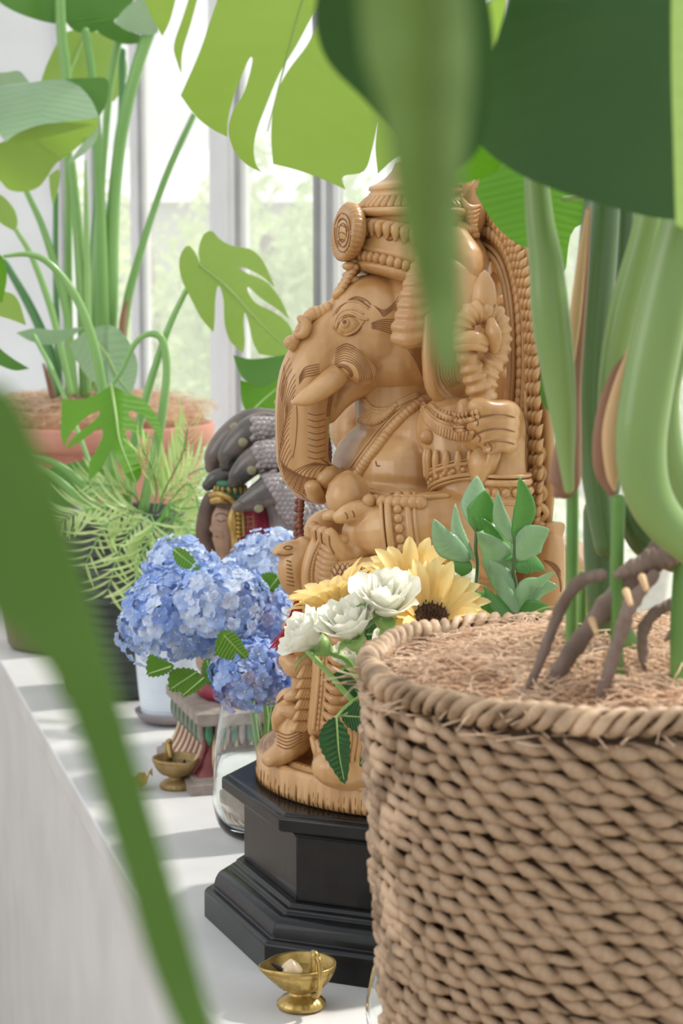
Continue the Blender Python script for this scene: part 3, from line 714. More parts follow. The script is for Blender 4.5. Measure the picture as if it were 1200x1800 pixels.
# ---- goad in the raised hand
g = G(); g.lathe([(.0005, .034), (.005, .030), (.0105, .020), (.0125, .008), (.0125, .0), (.010, -.004), (.011, -.007), (.0135, -.011), (.0135, -.015), (.010, -.018)][::-1], S(851, 534, .165), 28)
rib = lambda t, th: 1 + .11 * math.sin(t * 75)
g.tube([S(850, 548, .165), S(868, 560, .165), S(876, 590, .165), S(872, 625, .165), S(855, 660, .165), S(848, 700, .165)], [.013, .0135, .013, .0125, .0125, .013], 18, N=90, disp=rib)
g.tube([S(850, 548, .167), S(828, 552, .167), S(815, 572, .167), S(812, 600, .167), S(826, 640, .167), S(838, 672, .167), S(853, 712, .167)], [.012, .0115, .010, .010, .011, .013, .014], 18, N=110, disp=rib)
g.tube([S(808, 600, .172), S(830, 594, .182), S(852, 600, .178)], [.008, .008, .006], 10, N=14); g.tube([S(806, 610, .172), S(830, 606, .182), S(850, 612, .178)], [.006, .006, .005], 10, N=14)
g.tube([S(862, 566, .178), S(866, 590, .182), S(868, 615, .178)], [(.007, .005), (.0125, .007), (.006, .004)], 8, N=10)
g.tube([S(855, 790, .16), S(848, 815, .165), S(842, 836, .165)], [.012, .016, .012], 12)
for i in range(4): g.tube([S(862 + 5 * i, 780, .178), S(862 + 3 * i, 805, .18), S(850 + 4 * i, 830, .176)], [.003, .0045, .002], 7, N=10)
sp('goad', g)
g = G(); bg = bvh_of([o for o in sta.children if o.name == 'goad']); g.ell(S(823, 578, .168), (.006, .004, .014), 12, 8); sp('goad_opening_shade', g, m=m_cut)  # solid dark oval painted in for the shade inside the opening
# far pieces seen between arm and arch: beads, bud, cloth
g = G()
for i in range(6): g.ell(S(890 - i * 1.2, 560 + 15 * i, .05), (.0085, .0085, .006), 12, 8)
g.tube([S(845, 520, .04), S(870, 505, .04), S(898, 528, .04), S(904, 534, .04)], [.018, .017, .008, .004], 12, N=14); g.tube([S(868, 545, .05), S(890, 545, .05), S(904, 556, .05)], [.014, .016, .007], 12, N=12)
g.tube([S(860, 420, .0), S(872, 470, .0), S(860, 500, 0)], [.03, .02, .02], 12)
g.tube([S(860, 700, .04), S(890, 672, .045), S(912, 650, .05)], [(.03, .018), (.03, .018), (.008, .01)], 14, N=16); g.sell(905, 700, .05, .02, .03, .035)
sp('shoulder_cloth', g, .002, 2)
# ------------------------------------------------------------------ woven basket with a big plant
m_weave = mat('dried_seagrass', (.21, .13, .07), (.60, .42, .275), 34, .55, .6, 300, stretch=(1, 1, 1))
m_weaveb = mat('basket_shell', (.10, .06, .035), (.15, .09, .05), 60, .9)
m_coir = mat('coir_fibre', (.36, .19, .10), (.52, .31, .18), 60, .9, .6, 200)
m_fib = mat('coir_strand', (.60, .38, .24), (.78, .58, .42), 40, .8)
BC = P(1132, 1172, 1.43); BX, BY, BZ = BC.x, BC.y, BC.z
bas = thing('woven_basket', 'large round seagrass basket in the right foreground holding thick green plant stems', 'basket', (BX, BY, 0))
def brad(z): return .172 + .030 * min(1, z / BZ) ** 1.0
g = G().lathe([(.0005, .002), (brad(0) - .012, .002), (brad(0) - .006, .006)] + [(brad(z) - .006, z) for z in np.linspace(.02, BZ, 12)] + [(brad(BZ) - .012, BZ), (brad(BZ) - .014, BZ - .05), (.0005, BZ - .06)], (BX, BY, 0), 72)
g.obj('basket_wall', m_weaveb, bas)
rnd = random.Random(3)
strand_me = []
for k in range(6):                       # a few twisted strand shapes, shared by all the copies
    g = G(); rr = random.Random(k); n = 6; l = .017 + .002 * (k % 3)
    pts = [(-l, 0, -.0045), (-l * .55, .0008, .0016), (0, rr.uniform(-.0012, .0012), .0052 + rr.uniform(0, .0016)), (l * .55, -.0008, .0030), (l, 0, -.0045)]
    g.tube(pts, [.0012, .0036, .0050 + rr.uniform(-.0005, .0008), .0038, .0010], n, N=7, ref=(0, 1, 0), round_=False, flat=.75)
    strand_me.append(g.mesh('weave_strand', m_weave))
rows = int((BZ - .012) / .0102); cand = []
for r_ in range(rows):
    z = .008 + r_ * .0102; rad = brad(z); n = 60; ph = .5 * (r_ % 2) + rnd.uniform(-.08, .08)
    for j in range(n):
        th = 2 * math.pi * (j + ph + rnd.uniform(-.08, .08)) / n
        zz = z + .0012 * math.sin(th * 5 + r_ * .7) + rnd.uniform(-.0007, .0007)
        M = Matrix.Translation((BX + (rad - .001) * math.cos(th), BY + (rad - .001) * math.sin(th), zz))
        out = Vector((math.cos(th), math.sin(th), 0)); tan = Vector((-math.sin(th), math.cos(th), 0))
        ti = R(-10 + rnd.uniform(-12, 12)); ax_ = tan * math.cos(ti) + Vector((0, 0, math.sin(ti)))
        M3 = Matrix((ax_, out.cross(ax_), out)).transposed()
        s_ = rnd.uniform(.9, 1.15); M3 = M3 @ Matrix.Diagonal((s_, rnd.uniform(.8, 1.2), rnd.uniform(.7, 1.25)))
        p = Vector((BX + rad * math.cos(th), BY + rad * math.sin(th), zz)); vis = -out.dot((p - Vector((0, 0, CAMZ))).normalized())
        q = (p.x / p.y * F + 600)
        cand.append((-(p.length if vis > .15 and q < 1230 and zz > .15 else 9 + rnd.random()), M @ M3.to_4x4(), rnd.randrange(6)))
cand.sort(key=lambda c: -c[0])
for d, M, k in cand[:290]: link('weave_strand', strand_me[k], bas, M=M)
g = G()
vs = [np.array([v.co[:] for v in me.vertices]) for me in strand_me]; fs = [[tuple(p.vertices) for p in me.polygons] for me in strand_me]
for d, M, k in cand[290:]:
    A = np.array(M); g.add(vs[k] @ A[:3, :3].T + A[:3, 3], fs[k])
g.obj('woven_strands', m_weave, bas, kind='stuff')
g = G()
for k in range(3):                       # plaited rim
    pts = []
    for i in range(420):
        th = 2 * math.pi * i / 420; a = th * 34 + k * 2 * math.pi / 3 + .4 * math.sin(th * 7); r1 = brad(BZ) - .002 + (.0065 + .0015 * math.sin(th * 13 + k)) * math.cos(a); z = BZ + .001 + .0065 * math.sin(a) + .002 * math.sin(th * 3)
        pts.append((BX + r1 * math.cos(th), BY + r1 * math.sin(th), z))
    g.tube(pts + [pts[0]], [.0040 + .0011 * math.sin(i * .73 + k * 2) for i in range(421)], 7, N=421, round_=False)
g.obj('plaited_rim', m_weave, bas)
# coir mound
g = G(); pr = [(brad(BZ) - .010, -.012), (.16, .003), (.12, .014), (.07, .020), (.03, .022), (.0005, .022)]
g.lathe([(r_, BZ - .006 + z) for r_, z in pr], (BX, BY, 0), 60, disp=lambda i, th, z: .004 * math.sin(th * 9 + i * 2) if i < 5 else 0)
g.obj('coir_mulch', m_coir, bas)
def fibres(cx, cy, rad, zf, n, length, r_, seed, m, parent, name='coir_fibres'):
    g = G(); q = random.Random(seed)
    for i in range(n):
        a = q.uniform(0, 2 * math.pi); d = rad * math.sqrt(q.random()); x, y = cx + d * math.cos(a), cy + d * math.sin(a)
        z = zf(math.hypot(x - cx, y - cy)) + q.uniform(-.001, .005); h = q.uniform(0, 6.28); pts = []; l = length * q.uniform(.4, 1.3); c = q.uniform(-1.6, 1.6); e = q.uniform(-.3, .5)
        for k in range(5):
            t = k / 4 - .5; hh = h + c * t * 2
            dd = math.hypot(x - cx, y - cy); zz = max(z, zf(dd)) + e * l * (.25 - t * t) * 1.3
            pts.append((x, y, zz)); x += math.cos(hh) * l / 4; y += math.sin(hh) * l / 4
        g.tube(pts, r_ * q.uniform(.6, 1.3), 3, N=6, round_=False)
    return g.obj(name, m, parent, kind='stuff')
def bz(d): return BZ - .006 + float(np.interp(d, [0, .03, .07, .12, .16, .195], [.022, .022, .020, .014, .003, -.012]))
fibres(BX, BY, .186, bz, 4200, .05, .00055, 5, m_fib, bas)

# the thick plant
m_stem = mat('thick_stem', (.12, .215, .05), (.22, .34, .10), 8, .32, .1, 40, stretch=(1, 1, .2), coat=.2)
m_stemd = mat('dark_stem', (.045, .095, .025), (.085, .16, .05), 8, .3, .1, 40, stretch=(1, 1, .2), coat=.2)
m_stemg = mat('thin_stem', (.10, .24, .045), (.18, .34, .08), 12, .4)
m_sheathb = mat('dry_sheath', (.17, .08, .045), (.34, .19, .12), 26, .7, .5, 90, stretch=(1, 1, .15))
m_sheathl = mat('tan_sheath', (.50, .30, .14), (.68, .46, .25), 18, .7, .4, 80, stretch=(1, 1, .15))
m_root = mat('aerial_root', (.13, .085, .065), (.30, .22, .18), 30, .75, .9, 90, stretch=(1, 1, .4), bdist=.002)
def PT(D, pts): return [P(x, y, D if len(q) == 0 else q[0]) for x, y, *q in pts]
def stalk(name, D, pts, m, parent, n=16, N=None, flat=1, label=None, ref=None, disp=None):   # pts: (px, py, radius_px[, D])
    g = G(); c = [P(q[0], q[1], q[3] if len(q) > 3 else D) for q in pts]; r_ = [q[2] * (q[3] if len(q) > 3 else D) / F for q in pts]
    g.tube(c, r_, n, N=N or 8 * len(pts), flat=flat, ref=ref, disp=disp); return g.obj(name, m, parent, label=label)
bp_ = thing('monstera_plant', 'tall plant with thick green stems, brown sheaths and aerial roots in the woven basket', 'plant', (BX, BY, BZ))
gr = lambda a, f: (lambda t, th: 1 + a * math.sin(th * f))
stalk('stem', 1.30, [(940, 280, 20), (948, 380, 24), (960, 470, 30), (968, 560, 34), (980, 650, 30), (990, 740, 22), (996, 820, 13), (1000, 860, 9)], m_stem, bp_, 20, label='pale green stem at the left')
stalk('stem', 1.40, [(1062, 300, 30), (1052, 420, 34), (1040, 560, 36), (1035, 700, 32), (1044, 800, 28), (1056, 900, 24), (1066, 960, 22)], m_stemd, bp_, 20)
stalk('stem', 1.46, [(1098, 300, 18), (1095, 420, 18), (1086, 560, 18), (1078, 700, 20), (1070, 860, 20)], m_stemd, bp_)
stalk('stem', 1.31, [(1150, 330, 22), (1128, 430, 25), (1098, 540, 27), (1078, 640, 24), (1066, 740, 18), (1062, 830, 12)], m_stem, bp_, 20)
stalk('stem', 1.24, [(1215, 330, 36), (1190, 430, 40), (1162, 560, 45), (1138, 680, 46), (1126, 780, 45), (1136, 860, 42), (1170, 920, 38), (1225, 965, 36)], m_stem, bp_, 24, label='thickest green stem bending to the right')
stalk('stem', 1.34, [(1225, 540, 18), (1190, 620, 22), (1172, 700, 22), (1178, 800, 26), (1215, 900, 30)], m_stem, bp_)
stalk('sheath', 1.345, [(1034, 365, 4), (1022, 480, 12), (1012, 600, 14), (1004, 690, 17), (998, 780, 24), (990, 850, 28), (975, 872, 6)], m_sheathb, bp_, 14, flat=.5, label='dry brown sheath')
stalk('sheath', 1.335, [(1032, 370, 3), (1020, 470, 8), (1010, 560, 10), (1004, 640, 5)], m_sheathl, bp_, 12, flat=.5, label='tan sheath edge')
stalk('sheath', 1.262, [(1184, 390, 3), (1160, 470, 8), (1126, 580, 10), (1094, 680, 17), (1078, 760, 20), (1076, 830, 12), (1080, 862, 3)], m_sheathl, bp_, 14, flat=.45, label='tan papery sheath')
stalk('sheath', 1.28, [(1122, 600, 3), (1080, 660, 9), (1058, 740, 13), (1056, 820, 14), (1076, 868, 8)], m_sheathb, bp_, 14, flat=.5, label='dry brown sheath')
for pts, D, m in (([(1006, 860, 11), (1005, 1000, 11), (1004, 1120, 11), (1003, 1270, 11)], 1.36, m_stemg), ([(1086, 880, 13), (1084, 1000, 12), (1084, 1120, 12), (1084, 1280, 12)], 1.33, m_stemg),
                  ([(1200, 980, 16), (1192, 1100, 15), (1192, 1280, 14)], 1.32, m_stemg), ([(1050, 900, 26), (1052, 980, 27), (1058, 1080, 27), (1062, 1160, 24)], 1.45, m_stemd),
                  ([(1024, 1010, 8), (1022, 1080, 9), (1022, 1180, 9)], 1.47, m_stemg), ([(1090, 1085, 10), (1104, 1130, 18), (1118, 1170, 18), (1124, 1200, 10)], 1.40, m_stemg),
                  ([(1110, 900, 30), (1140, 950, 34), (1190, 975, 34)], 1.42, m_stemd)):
    stalk('shoot', D, pts, m, bp_, 14)
kn = lambda t, th: 1 + .10 * math.sin(t * 31) * math.cos(th * 2) + .06 * math.sin(t * 73 + th)
for pts, D in (([(1058, 1010, 10), (1022, 1020, 12), (990, 1060, 11), (965, 1120, 10), (942, 1180, 9), (908, 1248, 9)], 1.315),
               ([(1160, 965, 20), (1120, 1010, 20), (1075, 1055, 20), (1030, 1110, 16), (985, 1175, 17), (940, 1250, 17)], 1.335),
               ([(1150, 1010, 10), (1110, 1060, 14), (1092, 1110, 13), (1070, 1180, 12), (1046, 1258, 12)], 1.30),
               ([(1180, 1062, 11), (1150, 1078, 11), (1130, 1110, 11), (1130, 1160, 9), (1128, 1190, 6)], 1.34),
               ([(1205, 950, 22), (1160, 980, 24), (1110, 1000, 16), (1085, 1010, 8)], 1.31),
               ([(1215, 1085, 5), (1180, 1110, 5), (1168, 1150, 5), (1172, 1180, 4)], 1.42)):
    stalk('aerial_root', D, pts, m_root, bp_, 14, N=60, disp=kn)
g = G()
for x, y, D in ((1100, 1040, 1.29), (1065, 1150, 1.32), (1040, 1090, 1.31), (1128, 1015, 1.28)): g.tube([P(x, y, D), P(x + 8, y + 22, D - .01)], [.0028, .0018], 8)
g.obj('root_stub', m_sheathl, bp_, kind='stuff')

# ------------------------------------------------------------------ leaf builders
def outline_leaf(name, pts, Df, m, parent, step=None, thick=.0006, label=None, mid=None, tens=True, curl=0, n_per=5):
    """a flat-ish leaf from an outline; Df(px, py) gives the forward distance; mid = midrib pixels"""
    pts = [tuple(p) for p in pts]
    dense = []
    m_ = len(pts)
    for i in range(m_):
        a, b_, c_, d_ = (np.array(pts[(i + k) % m_][:2], float) for k in (-1, 0, 1, 2))
        sharp_b = len(pts[i]) > 2; sharp_c = len(pts[(i + 1) % m_]) > 2
        if sharp_b: a = b_ * 2 - c_ if not sharp_c else b_ + (b_ - c_)
        if sharp_c: d_ = c_ * 2 - b_
        for k in range(n_per):
            t = k / n_per; dense.append(.5 * ((2 * b_) + (c_ - a) * t + (2 * a - 5 * b_ + 4 * c_ - d_) * t * t + (3 * b_ - a - 3 * c_ + d_) * t ** 3))
    A = np.array(dense); lo, hi = A.min(0), A.max(0); step = step or max(hi - lo) / 22
    co_ = [Vector(p) for p in A.tolist()]; ne = len(co_)
    edges = [(i, (i + 1) % ne) for i in range(ne)]
    y = lo[1] + step * .5
    while y < hi[1]:
        x = lo[0] + step * .5
        while x < hi[0]:
            co_.append(Vector((x + .13 * step * math.sin(y), y + .13 * step * math.cos(x)))); x += step
        y += step
    V, E_, Fc, *_ = delaunay_2d_cdt(co_, edges, [list(range(ne))], 1, 1e-4)
    ml = np.array([q[:2] for q in mid], float) if mid else np.array([[.5 * (lo[0] + hi[0]), lo[1]], [.5 * (lo[0] + hi[0]), hi[1]]])
    md = cr(ml, 40); sc_ = max(hi - lo)
    uvs = []; W3 = []
    for v in V:
        dd = np.hypot(md[:, 0] - v.x, md[:, 1] - v.y); k = int(dd.argmin()); k2 = min(k + 1, 39); tg = md[k2] - md[k2 - 1]
        side = 1 if tg[0] * (v.y - md[k, 1]) - tg[1] * (v.x - md[k, 0]) > 0 else -1
        u = side * dd[k] / sc_; uvs.append((u, k / 39)); W3.append(P(v.x, v.y, Df(v.x, v.y) + curl * (u * u) * 4))
    W3 = np.array([tuple(w) for w in W3]); Fc = [tuple(f) for f in Fc]; nm = np.zeros_like(W3)
    for f in Fc:
        c_ = np.cross(W3[f[1]] - W3[f[0]], W3[f[2]] - W3[f[0]])
        for i in f: nm[i] += c_
    nm /= np.linalg.norm(nm, axis=1)[:, None] + 1e-15; cnt = {}
    for f in Fc:
        for i in range(3): e = (f[i], f[(i + 1) % 3]); cnt[tuple(sorted(e))] = None if tuple(sorted(e)) in cnt else e
    g = G(); a_ = W3 + nm * thick / 2; b_ = W3 - nm * thick / 2; g.add(a_, Fc); g.add(b_, [f[::-1] for f in Fc]); uvs = uvs + uvs
    for e in cnt.values():
        if e: g.add([a_[e[0]], a_[e[1]], b_[e[1]], b_[e[0]]], [(3, 2, 1, 0)]); uvs += [uvs[e[0]], uvs[e[1]], uvs[e[1]], uvs[e[0]]]
    o = g.obj(name, m, parent, uv=uvs, label=label)
    if mid:
        dep = [P(q[0], q[1], Df(q[0], q[1]) - thick) for q in md[::3]]
        gg = G().tube(dep, [float(r_) * P(*ml[0], Df(*ml[0])).y / F for r_ in np.linspace(mid[0][2] if len(mid[0]) > 2 else 3, 1, len(dep))], 8, N=30)
        gg.obj('midrib', m_rib, o)
    return o
m_rib = mat('leaf_rib', (.30, .47, .13), (.42, .60, .22), 10, .4)
def blade(name, mid, wl, wr, m, parent, ns=10, nt=24, cup=.15, nrm=(0, -1, .3), wav=0, thick=0, label=None, tip=.8, g=None, uvl=None):
    """a simple leaf: midrib points in space, half width, cupped across"""
    c = cr(mid, nt); t, A, B = frames(c, np.cross(np.array(mid[1]) - np.array(mid[0]), nrm)); rows = []; uv = []
    for i in range(nt):
        s = i / (nt - 1); w = (s + .004) ** .62 * (1.004 - s) ** .85 * 1.95
        row = []
        for j in range(ns + 1):
            e = 2 * j / ns - 1; wd_ = (wl if e < 0 else wr) * w
            row.append(c[i] + A[i] * e * wd_ + B[i] * (cup * e * e * wd_ + wav * wd_ * math.sin(s * 14 + e * 2) * abs(e))); uv.append((e * .5, s))
        rows.append(row)
    own = g is None
    g = g or G(); g.grid(np.array(rows))
    if uvl is not None: uvl.extend(uv)
    if own:
        o = g.obj(name, m, parent, uv=uv, label=label)
        if thick: q = o.modifiers.new('t', 'SOLIDIFY'); q.thickness = thick; q.offset = 0
        return o
L_dark = leafmat('leaf_dark', (.018, .080, .010), (.03, .12, .016), .22, (.09, .28, .02), .45, 90, .06, .005)
L_mid = leafmat('leaf_mid', (.09, .25, .04), (.16, .36, .07), .40, (.28, .50, .08), .35, 90)
L_lime = leafmat('leaf_lime', (.32, .47, .13), (.43, .58, .20), .55, (.60, .76, .24), .35, 90, .12)
L_silver_sheen = leafmat('leaf_silver_sheen', (.28, .45, .25), (.45, .60, .40), .3, (.45, .6, .3), .18, 70)  # silvery green whitened further, leaf sheen put into the colour
L_fresh = leafmat('leaf_fresh', (.11, .32, .015), (.20, .44, .03), .45, (.36, .62, .05), .35, 90, .1)
# big dark leaf, top right, and its neighbours: all on the basket plant
outline_leaf('leaf', [(1080, -255, 1), (980, -200), (915, -60), (870, 80), (824, 235, 1), (870, 278), (930, 315), (1010, 345), (1090, 368), (1150, 382), (1215, 388, 1), (1300, 250), (1300, 0), (1220, -180)],
             lambda x, y: 1.12 + (x - 1000) * .0002 + (y - 200) * .00012 + max(0, -y) * .0002, L_dark, bp_, label='large dark green leaf across the top right')
outline_leaf('leaf', [(1215, -150, 1), (1184, -60), (1180, 100), (1184, 260), (1188, 395, 1), (1240, 420, 1), (1250, 100), (1240, -60, 1)], lambda x, y: 1.02 + (x - 1180) * .0006, L_lime, bp_, label='light green leaf edge at the right border')
outline_leaf('leaf', [(836, 340, 1), (850, 300), (870, 282), (930, 300), (1000, 330), (1100, 360), (1100, 380), (1010, 400), (990, 480), (950, 440), (915, 432), (870, 395)],
             lambda x, y: 1.58 + (x - 900) * .0004, L_fresh, bp_, label='bright green leaf behind the stems')
outline_leaf('leaf', [(855, -130, 1), (888, -40), (884, 40), (870, 90), (830, 180), (815, 235), (800, 170), (810, 60), (820, -50)], lambda x, y: 1.62 + (y - 100) * .0005, L_lime, bp_, label='pale leaf sliver beside the dark leaf')
outline_leaf('leaf', [(780, 120, 1), (815, 190), (860, 260), (880, 290), (850, 312), (815, 322), (780, 320), (760, 250)], lambda x, y: 1.2 + (y - 200) * .0004, L_fresh, bp_, label='bright blurred leaf tip above the crown')
outline_leaf('leaf', [(950, 655, 1), (957, 652), (966, 690), (964, 725, 1), (950, 700)], lambda x, y: 1.5, L_mid, bp_, label='small leaf edge beside the left stem')
outline_leaf('leaf', [(1040, 380, 1), (1110, 360), (1135, 420), (1110, 500), (1085, 560, 1), (1060, 470)], lambda x, y: 1.62, L_fresh, bp_, label='bright leaf between the stems')
# near, out of focus leaves
nf = thing('strap_leaf_plant', 'blurred green leaf hanging down in front of the crown', 'plant', P(700, 0, .56))
outline_leaf('leaf', [(722, -110, 1), (640, -60), (640, 80), (672, 200), (692, 320), (715, 430), (740, 540), (765, 630), (795, 672, 1), (808, 600), (810, 450), (812, 300), (828, 120), (810, -60)],
             lambda x, y: .40 + (y - 300) * .00008 + abs(x - 745) * .0002, leafmat('leaf_near', (.15, .25, .06), (.21, .33, .10), .35, (.32, .45, .12), .5, 30), nf)
outline_leaf('leaf', [(700, -140, 1), (600, -90), (556, 0), (560, 70), (585, 120), (640, 175), (690, 235), (740, 290), (800, 300), (850, 240), (868, 80), (830, -70)],
             lambda x, y: .86 + (y - 100) * .0001, L_dark, nf, label='darker leaf behind')
nl = thing('arching_leaf_plant', 'blurred long green leaf sweeping down the lower left corner', 'plant', P(60, 900, .5))
outline_leaf('leaf', [(-60, 850, 1), (-55, 700), (10, 680), (68, 780), (122, 930), (180, 1120), (240, 1330), (305, 1550), (385, 1830, 1), (320, 1830, 1), (262, 1690), (205, 1500), (150, 1330), (95, 1195), (40, 1120), (-10, 1080), (-55, 1000)],
             lambda x, y: .39 + (y - 900) * .00004, leafmat('leaf_near2', (.10, .21, .04), (.17, .32, .07), .35, (.25, .42, .08), .5, 20), nl)
# light green monstera leaf, top middle: its petiole rises from the basket plant
outline_leaf('leaf', [(402, -60), (375, 20), (352, 90), (318, 168, 1), (345, 205), (375, 228), (399, 240, 1), (401, 205), (412, 165), (436, 105), (444, 108), (430, 160), (408, 200), (402, 235), (415, 270), (435, 290), (460, 303, 1),
                      (448, 285), (446, 255), (452, 225), (465, 190), (490, 130), (520, 80), (548, 28), (562, 10), (566, 20), (560, 40), (540, 80), (510, 120), (490, 155), (480, 195), (477, 240), (480, 288, 1), (520, 298), (560, 312), (590, 325), (607, 333, 1),
                      (602, 310), (640, 300), (655, 255), (664, 210), (660, 260), (664, 305, 1), (690, 280), (720, 262), (735, 230), (760, 100), (790, -40), (790, -180), (730, -300), (660, -330), (620, -250, 1), (560, -330), (450, -330), (340, -270), (250, -180), (235, -60), (262, 20), (285, 63, 1), (300, 30), (325, -60), (372, -130), (385, -130),
                      (352, -60), (322, 30), (306, 80), (312, 110), (318, 128, 1), (320, 90), (335, 40), (362, -50), (400, -100)],
             lambda x, y: 1.55 + (x - 500) * .0003 + (y - 100) * .0003, L_lime, bp_, step=18, n_per=4, mid=[(620, -250, 4), (570, -120), (520, 40), (470, 230)], label='large backlit light green split leaf hanging from the top edge')
def petiole(pts, r_=5, m=None, par=None): return stalk('petiole', 1.4, [(x, y, r_, D) for x, y, D in pts], m or m_stem, par or bp_, 10)
petiole([(620, -250, 1.48), (680, -420, 1.5), (860, -460, 1.5), (1000, -280, 1.5), (1070, 60, 1.47), (1086, 340, 1.46)], 8)
petiole([(1080, -255, 1.10), (1160, -300, 1.2), (1190, -60, 1.3), (1180, 200, 1.33), (1160, 420, 1.33)], 9)
petiole([(1215, -150, 1.04), (1260, -200, 1.15), (1280, 100, 1.25), (1225, 400, 1.26)], 7)
petiole([(990, 350, 1.58), (1050, 350, 1.55), (1080, 420, 1.5), (1086, 520, 1.47)], 5)
petiole([(855, -130, 1.60), (930, -240, 1.58), (1030, -160, 1.5), (1080, 200, 1.47), (1086, 400, 1.46)], 5)
petiole([(785, 125, 1.19), (860, 0, 1.25), (980, -60, 1.35), (1060, 60, 1.42), (1066, 300, 1.42)], 5)
petiole([(962, 690, 1.5), (990, 740, 1.48), (1040, 800, 1.44)], 4)
petiole([(1085, 555, 1.62), (1094, 680, 1.55), (1080, 800, 1.48)], 4)
stalk('petiole', .45, [(722, -110, 14, .41), (740, -420, 12, .55), (860, -640, 10, .75), (1050, -480, 12, 1.1), (1120, -60, 12, 1.35), (1110, 300, 12, 1.4)], m_stem, nf, 10)
stalk('petiole', .85, [(700, -140, 10, .84), (820, -420, 8, .95), (1000, -420, 8, 1.2), (1100, -40, 8, 1.4), (1104, 320, 8, 1.42)], m_stem, nf, 10)
G().tube([P(-60, 850, .39), (-.20, .42, .50), (-.27, .45, .10), (-.29, .46, -.68)], [.006, .006, .007, .008], 10, N=30).obj('petiole', m_stem, nl)
G().lathe([(.0005, -.899), (.11, -.899), (.115, -.89), (.15, -.64), (.155, -.638), (.155, -.62), (.142, -.62), (.138, -.66), (.0005, -.665)], (-.30, .46, 0), 40).obj('pot', m_sheathl, nl)
# ------------------------------------------------------------------ outside: ground, trees, house
m_gnd = mat('pale_ground', (.42, .45, .34), (.55, .56, .46), 2, .9)
g = G(); a_, b_, c_, d_ = along(-6, WN + .12), along(-6, 40), along(45, 40), along(45, WN + .12)
g.add([(*q.xy, -1.6) for q in (a_, b_, c_, d_)], [(0, 1, 2, 3)]); st(g.obj('ground', m_gnd, smooth=False))
m_tree = leafmat('tree_leaves', (.48, .60, .28), (.68, .78, .46), .5, (.78, .88, .5), .6)
m_tree2 = leafmat('tree_leaves_dark', (.40, .52, .28), (.58, .68, .42), .5, (.7, .8, .48), .6)
m_bark = mat('bark', (.25, .2, .15), (.38, .32, .26), 20, .9)
def tree(x, y, zt, w, n, m, label, seed):
    q = random.Random(seed); t = thing('garden_tree', label, 'tree', (x, y, -1.6), 'garden trees outside the windows')
    G().tube([(x, y, -1.6), (x + .1, y, -.6), (x, y, zt - .7 * w)], [.10, .08, .05], 8).obj('trunk', m_bark, t)
    g = G(); v = []; f = []
    lobes = [(q.uniform(-.6, .6) * w, q.uniform(-.5, .5) * w, -q.uniform(.2, 2.2) * w, w * q.uniform(.35, .6)) for _ in range(14)]
    for i in range(n):
        lx, ly, lz, lr = lobes[i % 14]; d = Vector((q.gauss(0, 1), q.gauss(0, 1), q.gauss(0, 1))).normalized() * lr * q.uniform(.7, 1.05)
        c = Vector((x + lx, y + ly, zt + lz - .3 * w)) + d
        if c.z > zt: c.z = zt - q.random() * .3
        a = Vector((q.gauss(0, 1), q.gauss(0, 1), q.gauss(0, 1))).normalized(); b2 = a.orthogonal().normalized(); s_ = q.uniform(.03, .07)
        k = len(v); v += [tuple(c - a * s_), tuple(c + b2 * s_ * .5), tuple(c + a * s_), tuple(c - b2 * s_ * .5)]; f.append((k, k + 1, k + 2, k + 3))
    g.add(v, f); g.obj('foliage', m, t, smooth=False, kind='stuff')
tree(-2.35, 13, 1.75, 1.0, 4500, m_tree, 'pale leafy garden tree seen behind the tall stalks at the left', 1)
tree(-1.7, 17.5, 2.0, 1.2, 5200, m_tree, 'leafy garden tree seen through the pane above the split-leaf plant', 2)
tree(-.4, 11, 1.5, .8, 4500, m_tree2, 'leafy garden tree seen between the wide post and the crown', 3)
tree(.4, 20.5, 2.2, 1.1, 4500, m_tree, 'leafy garden tree standing behind the statue outside', 4)
tree(2.2, 14, 1.75, 1.0, 4000, m_tree2, 'leafy garden tree seen through the arch opening', 5)
m_hw = mat('house_wall', (.60, .61, .62), (.68, .68, .68), 2, .9); m_hd = mat('house_pane', (.25, .30, .35), (.32, .36, .4), 3, .3)
hs = thing('neighbour_house', 'pale grey house far beyond the garden trees', 'building', (-1.0, 24, -1.6))
G().box((-1.0, 24, .0), (4.2, 2, 1.6)).obj('wall', m_hw, hs, smooth=False)
g = G(); g.add([(-5.4, 21.8, 1.6), (3.4, 21.8, 1.6), (3.4, 26.2, 1.6), (-5.4, 26.2, 1.6), (-5.0, 24, 2.3), (3.0, 24, 2.3)], [(0, 1, 5, 4), (2, 3, 4, 5), (0, 4, 3), (1, 2, 5), (0, 3, 2, 1)]).obj('roof', m_hw, hs, smooth=False)
for x in (-4, -2.6, -1.2, .2, 1.6):
    w_ = G().box((x, 21.98, .5), (.35, .04, .5)).obj('window', m_hw, hs, smooth=False); G().box((x, 21.93, .5), (.29, .02, .44)).obj('pane', m_hd, w_, smooth=False)
